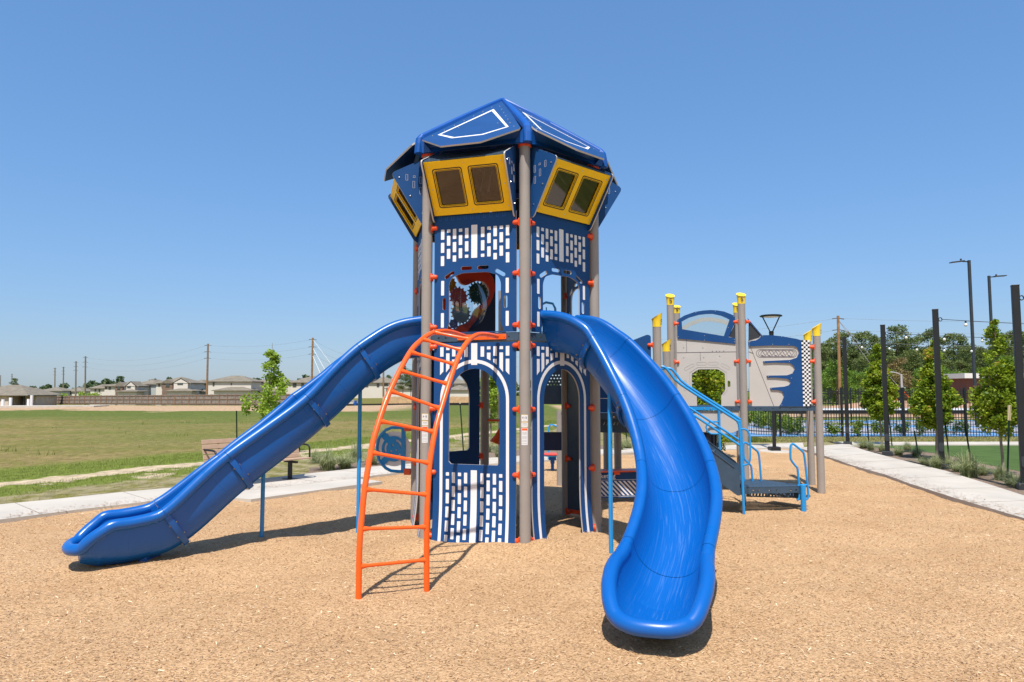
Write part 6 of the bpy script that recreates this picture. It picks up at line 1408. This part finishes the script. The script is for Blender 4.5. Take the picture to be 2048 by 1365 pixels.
house(888,936,757,767,HY,'white house seen through the arched tower window',garage=(896,940,780,770),wins=((903,907,770,776),))
house(76,124,774.5,782,HY+70,'distant low house at the far left with a taupe roof','wall_grey',wins=((88,91,784,788),))
house(128,165,775,783,HY+75,'distant house behind the yellow-green shrubs',wins=((140,143,785,789),))
house(34,66,776,784,HY+66,'distant house directly behind the beige shed','wall_grey',wins=((45,48,786,789),))
# beige shed at the left edge
t=thing('shed',(-98,150,-1.4),'low beige brick building with a wide hip roof at the left edge','building'); Ys=150; x0=dep(-70,800,Ys).x; x1=dep(53,800,Ys).x
zb=-1.5; ze=dep(0,790.5,Ys).z; mb=MB(); xr=dep(27,800,Ys).x; mb.box(((x0+dep(17,800,Ys).x)/2,Ys+5,(zb+ze)/2),(dep(17,800,Ys).x-x0,10,ze-zb)); mb.box(((xr+x1)/2,Ys+6.5,(zb+ze)/2),(x1-xr,7,ze-zb)); mb.box(((dep(17,800,Ys).x+xr)/2,Ys+9,(zb+ze)/2),(xr-dep(17,800,Ys).x,2,ze-zb)); build(mb,'wall','wall_beige',t)
mb=MB(); hip(mb,x0,x1,Ys,Ys+11,ze,dep(0,770,Ys+5).z-ze,.6); build(mb,'roof','roof_shingle',t)
mb=MB(); q=dep(47,800,Ys); mb.box((q.x,Ys+.2,(zb+ze)/2),(.3,.3,ze-zb)); build(mb,'corner_post','charcoal',t)
mb=MB(); q=dep(22,800,Ys); mb.box((q.x,Ys+7.9,(zb+ze)/2-.2),(1.0,.1,ze-zb-.5)); build(mb,'door','trim',t)
mb=MB(); a=gnd(0,819,-.3); mb.prism([(-66,76),(-47,79),(-47,82),(-66,80)],-.35,.12); struct(build(mb,'concrete_slab','concrete'))
for i,(px,Y,h_) in enumerate(((22,80,1.1),(58,81,.9),(64,83,1.3),(7,80,.9))):
    q=g(px,Y); mb=MB(); z=tz(*q); mb.tube([(q[0],q[1],z),(q[0],q[1],z+h_)],.16,8); o=build(mb,'pvc_pipe','label_white',loc=(q[0],q[1],z)); tag(o,['white pipe stub standing at the middle of the slab','shorter of the two white stubs right of the shed','taller white stub right of the shed','white pipe stub near the left edge'][i],'pipe','white pipe stubs by the slab')
# small site items behind the slide
for px,py,Y,h_,m_,lab in ((692,796,100,1.3,'label_white','white hydrant-like pipe standing in the dirt behind the slide'),(711,802,99,.9,'roof_plastic','small blue valve marker in the dirt behind the slide'),(703,799,104,1.0,'grey_sheet','grey utility box in the dirt behind the slide')):
    q=dep(px,py,Y); mb=MB(); z=tz(q.x,q.y); 
    if m_=='grey_sheet': mb.box((q.x,q.y,z+h_/2),(1.3,.9,h_)); mb.box((q.x,q.y,z+h_+.03),(1.4,1.0,.06))
    else: mb.tube([(q.x,q.y,z),(q.x,q.y,z+h_)],.18,8); mb.tube([(q.x-.3,q.y,z+h_*.6),(q.x+.3,q.y,z+h_*.6)],.10,8)
    o=build(mb,'utility_box' if m_=='grey_sheet' else 'pipe_marker',m_,loc=(q.x,q.y,z)); tag(o,lab,'utility box' if m_=='grey_sheet' else 'pipe marker')
# utility poles and lines
PO=[]
def upole(px,pt,Y,label,r=.17,m='wood_pole',pb=790,guy=0,xt=None):
    a=dep(px,pb,Y); tp=dep(xt or px,pt,Y); z=tz(a.x,Y)-.2; t=thing('utility_pole',(a.x,Y,z),label,'utility pole','wooden utility poles'); mb=MB(); mb.tube([(a.x,Y,z),(a.x*.5+tp.x*.5,Y,(z+tp.z)/2),(tp.x,Y,tp.z)],[r*1.25,r*1.1,r],8); build(mb,'shaft',m,t)
    hs=[tp.z-.3,tp.z-1.7,tp.z-3.1]
    for z_ in hs:
        for s_ in (-1,1): mb=MB(); mb.bar((tp.x+s_*r,Y,z_),(tp.x+s_*(r+.55),Y,z_-.12+(.05 if s_<0 else 0)),.10,.10); build(mb,'insulator','trim',t)
    PO.append((tp.x,Y,hs)); return t
PA=upole(414,688,151,'tall brown utility pole standing among the white houses at the left',xt=416,r=.2); A_=PO[-1]
upole(623,676,134,'tall brown utility pole with guy wires behind the long slide',xt=625.5,r=.18); B_=PO[-1]
upole(767,700,150,'utility pole seen under the top of the long slide'); C_=PO[-1]
upole(171,713,206,'nearest grey pole of the cluster at the left',m='wood_pole_grey',r=.2); D_=PO[-1]
for px,pt,Y,lab in ((152,723,240,'grey pole just left of the nearest pole of the left cluster'),(127,734,295,'thin grey pole second from the left in the left cluster'),(110,736,308,'leftmost thin grey pole of the left cluster'),(24,748,415,'distant thin pole near the left edge'),(1,751,455,'distant thin pole at the very left edge')):
    upole(px,pt,Y,lab,m='wood_pole_grey',r=.22)
upole(1680,632,84,'tall brown utility pole in front of the woods at the right',r=.16,pb=800,xt=1676); E_=PO[-1]
def line(a,b,sag,label,r=.013,name='power_line'):
    a=Vector(a);b=Vector(b); mb=MB(); mb.tube([a.lerp(b,i/16)+Vector((0,0,-4*sag*(i/16)*(1-i/16))) for i in range(17)],r,4); o=build(mb,name,'wire_far',loc=a); tag(o,label,'power line','power lines between the utility poles'); return o
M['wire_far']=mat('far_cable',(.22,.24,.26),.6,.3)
for i,w_ in enumerate(('top','middle','lowest')):
    line((D_[0],D_[1],D_[2][i]),(A_[0],A_[1],A_[2][i]),2.0,w_+' wire between the left cluster and the pole among the houses')
    line((A_[0],A_[1],A_[2][i]),(B_[0],B_[1],B_[2][i]),.8,w_+' wire between the pole among the houses and the one behind the slide')
    line((B_[0],B_[1],B_[2][i]),(C_[0],C_[1],C_[2][i]-1),1.6,w_+' wire running right from the pole behind the slide')
    line((E_[0],E_[1],E_[2][i]),(E_[0]+62,E_[1]-14,E_[2][i]-.2+.6),1.2,w_+' wire running right from the brown pole by the woods')
    line((E_[0],E_[1],E_[2][i]),(E_[0]-58,E_[1]+20,E_[2][i]-1.8),1.6,w_+' wire running left from the brown pole by the woods')
for dx_,z0,z1,lab in ((6.5,-.3,-8,'outer guy wire of the pole behind the slide'),(4.5,-1.9,-8.5,'middle guy wire of the pole behind the slide'),(3.2,-3.3,-9,'inner guy wire of the pole behind the slide')):
    o=line((B_[0],B_[1],B_[2][0]+z0+.3),(B_[0]+dx_,B_[1]-2,B_[2][0]+z1),0,lab,.035,'guy_wire'); o.data.materials[0]=M['pit']; o['group']='guy wires'
for dx_,lab in ((7.2,'left guy wire of the brown pole by the woods'),(9.0,'right guy wire of the brown pole by the woods')):
    o=line((E_[0],E_[1],E_[2][0]-.2),(E_[0]+dx_,E_[1],0),0,lab,.03,'guy_wire'); o.data.materials[0]=M['pit']; o['group']='guy wires'; mb=MB(); q0=Vector((E_[0],E_[1],E_[2][0])); q1=Vector((E_[0]+dx_,E_[1],0)); k1=q0.lerp(q1,.80); k2=q0.lerp(q1,.995); mb.tube([k1,k2],.07,6); build(mb,'sleeve','label_orange',o)
# ================================================================ woods
def crown_mesh(seed,kind):
    rng=np.random.default_rng(seed)
    if kind=='pine':
        nc=40; z=rng.uniform(.40,1.0,nc)*17; rr=np.interp(z,[7,11,14.5,17],[2.2,3.2,2.7,1.2]); cr=rng.uniform(.9,1.7,nc); n=4200; ls=.40
    else:
        nc=40; z=rng.uniform(.10,1.0,nc)*10; rr=np.interp(z,[1,4,8,10],[3.0,3.6,2.4,.9]); cr=rng.uniform(.8,1.5,nc); n=3000; ls=.38
    q=rng.random(nc)*2*PI; rad=rr*np.sqrt(rng.random(nc)); C=np.stack([rad*np.cos(q),rad*np.sin(q),z],-1); P_,k=clump_points(C,cr,n,rng,.35); P_[:,2]=C[k][:,2]+(P_[:,2]-C[k][:,2])*.62
    tn=np.clip(rng.normal(.45,.2,nc)[k]+rng.normal(0,.15,n),0,1); m={'pine':'leaf_pine','wood':'leaf_wood','brown':'leaf_brown'}[kind]
    o=leaves('crown',P_,np.full(n,ls),.6,rng,m,None,tn); d_=o.data; bpy.data.objects.remove(o)
    mb=MB(); H_=16.2 if kind=='pine' else 8.5; mb.tube([(0,0,-.5),(.1,.05,H_*.5),(.0,.1,H_)],[.2,.15,.05],6)
    for i in range(12): c=C[rng.integers(nc)]; mb.tube([(0.05,.03,max(2,c[2]-1.2)),tuple(c)],[.07,.03],4)
    o=build(mb,'trunk','bark_far'); t_=o.data; bpy.data.objects.remove(o); return d_,t_
CM={(k,i):crown_mesh(60+i*7+len(k),k) for k in ('pine','wood','brown') for i in range(3 if k!='brown' else 1)}
def tree(x,y,z,s_,kind,i,label,group,name):
    t=thing(name,(x,y,z),label,'tree',group); t.rotation_euler=(0,0,i*1.3); t.scale=(s_,s_,s_*1.0)
    cr_,tr_=CM[(kind,i%3 if kind!='brown' else 0)]
    for nm,me in (('crown',cr_),('trunk',tr_)): o=bpy.data.objects.new(nm,me); COL.objects.link(o); o.parent=t
rt=random.Random(4)
WOOD=[(1655,700),(1690,664),(1722,661),(1752,672),(1790,652),(1822,672),(1856,660),(1885,676),(1905,664),(1940,690),(1972,700),(2008,664),(2036,662),(2068,668),(2100,660),(1628,712),(1600,725)]
for i,(px,pt) in enumerate(WOOD):
    Y=118+rt.uniform(-10,14); top=dep(px,pt,Y); tree(top.x,Y,0,top.z/17.2,'pine',i,'tall pine of the dense dark wood behind the courts','tall pines of the wood behind the courts','pine_tree')
for i in range(34):
    px=1596+i*14.5+rt.uniform(-8,8); Y=108+rt.uniform(-10,8); pt=rt.uniform(690,722); top=dep(px,pt,Y); tree(top.x,Y,0,top.z/17.2,'pine',i+1,'tall pine of the dense dark wood behind the courts','tall pines of the wood behind the courts','pine_tree')
for i in range(20):
    px=1610+i*23+rt.uniform(-9,9); Y=90+rt.uniform(-8,8); pt=rt.uniform(712,742) if px<1990 else rt.uniform(690,715); top=dep(px,pt,Y); br=(1720<px<1740 or 1795<px<1830)
    tree(top.x,Y,0,top.z/10.6,'brown' if br else 'wood',i,('brownish low tree of the wood behind the farthest string-light posts' if px<1770 else 'brownish low tree of the wood behind the pale street light') if br else 'bright green broadleaf tree along the front of the wood','broadleaf trees along the front of the wood' if not br else 'brownish trees low in the wood','broadleaf_tree')
for i,(px,pt,Y,lab) in enumerate(((806,733,150,'tall dark pine standing just left of the tower'),(822,741,152,'lower dark pine right beside the tall one left of the tower'),(752,750,260,'round dark tree above the roofs by the orange ladder'),(778,751,262,'smaller dark tree above the garage roof by the orange ladder'),(28,757,360,'lone tall tree far off at the left edge'))):
    top=dep(px,pt,Y); zb=tz(top.x,Y); tree(top.x,Y,zb,(top.z-zb)/17.2,'pine',i,lab,None,'pine_tree')
# continuous far tree lines (one mass each)
def treeline(px0,px1,pt,Y,n,seed,m,ls,name='far_wood',zb=-2.5):
    rng=np.random.default_rng(seed); a=dep(px0,780,Y).x; b=dep(px1,780,Y).x; nc=max(12,int((b-a)/ (Y*.022))); xc=np.linspace(a,b,nc)+rng.normal(0,(b-a)/nc*.4,nc); ht=dep(1000,pt,Y).z
    C=[];R_=[]
    for x_ in xc:
        h_=zb+(ht-zb)*rng.uniform(.72,1.08)
        for k in range(7): C.append((x_+rng.normal(0,Y*.008),Y+rng.normal(0,Y*.01),zb+(h_-zb)*rng.uniform(.15,.93))); R_.append((ht-zb)*rng.uniform(.10,.2))
    C=np.array(C);R_=np.array(R_); P_,k=clump_points(C,R_,n,rng,.4); tn=np.clip(rng.normal(.45,.22,len(C))[k]+rng.normal(0,.12,n),0,1)
    o=leaves(name,P_,np.full(n,ls),.6,rng,m,None,tn); tag(o,None,None,None,'stuff')
treeline(-60,210,769,330,9000,1,'leaf_far',1.3); treeline(190,470,756,320,8000,2,'leaf_far',1.3); treeline(480,720,749,300,9000,3,'leaf_far',1.2); treeline(700,1010,762,310,9000,4,'leaf_far',1.2)
treeline(1010,1640,760,300,12000,6,'leaf_far',1.2); treeline(1590,2150,690,140,44000,7,'leaf_pine',.62,'wood',0); treeline(1590,2150,738,102,26000,8,'leaf_wood',.42,'undergrowth',0)
for i,(px,Y,w_,lab) in enumerate(((60,178,5,'yellow-green shrub by the shed'),(84,178,5,'pale shrub in front of the distant house'),(107,176,7,'largest yellow-green shrub behind the far fence'),(131,176,5,'yellow-green shrub right of the largest one'),(153,172,4,'small bright shrub left of the nearest pole of the cluster'),(189,170,3,'tiny shrub in front of the small house'))):
    rng=np.random.default_rng(80+i); q=dep(px,780,Y); zb=tz(q.x,Y); nc=10; C=np.stack([q.x+rng.uniform(-w_/2,w_/2,nc),Y+rng.normal(0,.6,nc),zb+rng.uniform(.8,2.9,nc)],-1); P_,k=clump_points(C,np.full(nc,.8),900,rng,.3)
    o=leaves('shrub',P_,np.full(900,.35),.6,rng,'leaf_light',None,None,loc=(q.x,Y,zb)); tag(o,lab,'shrub','shrubs behind the far fence')
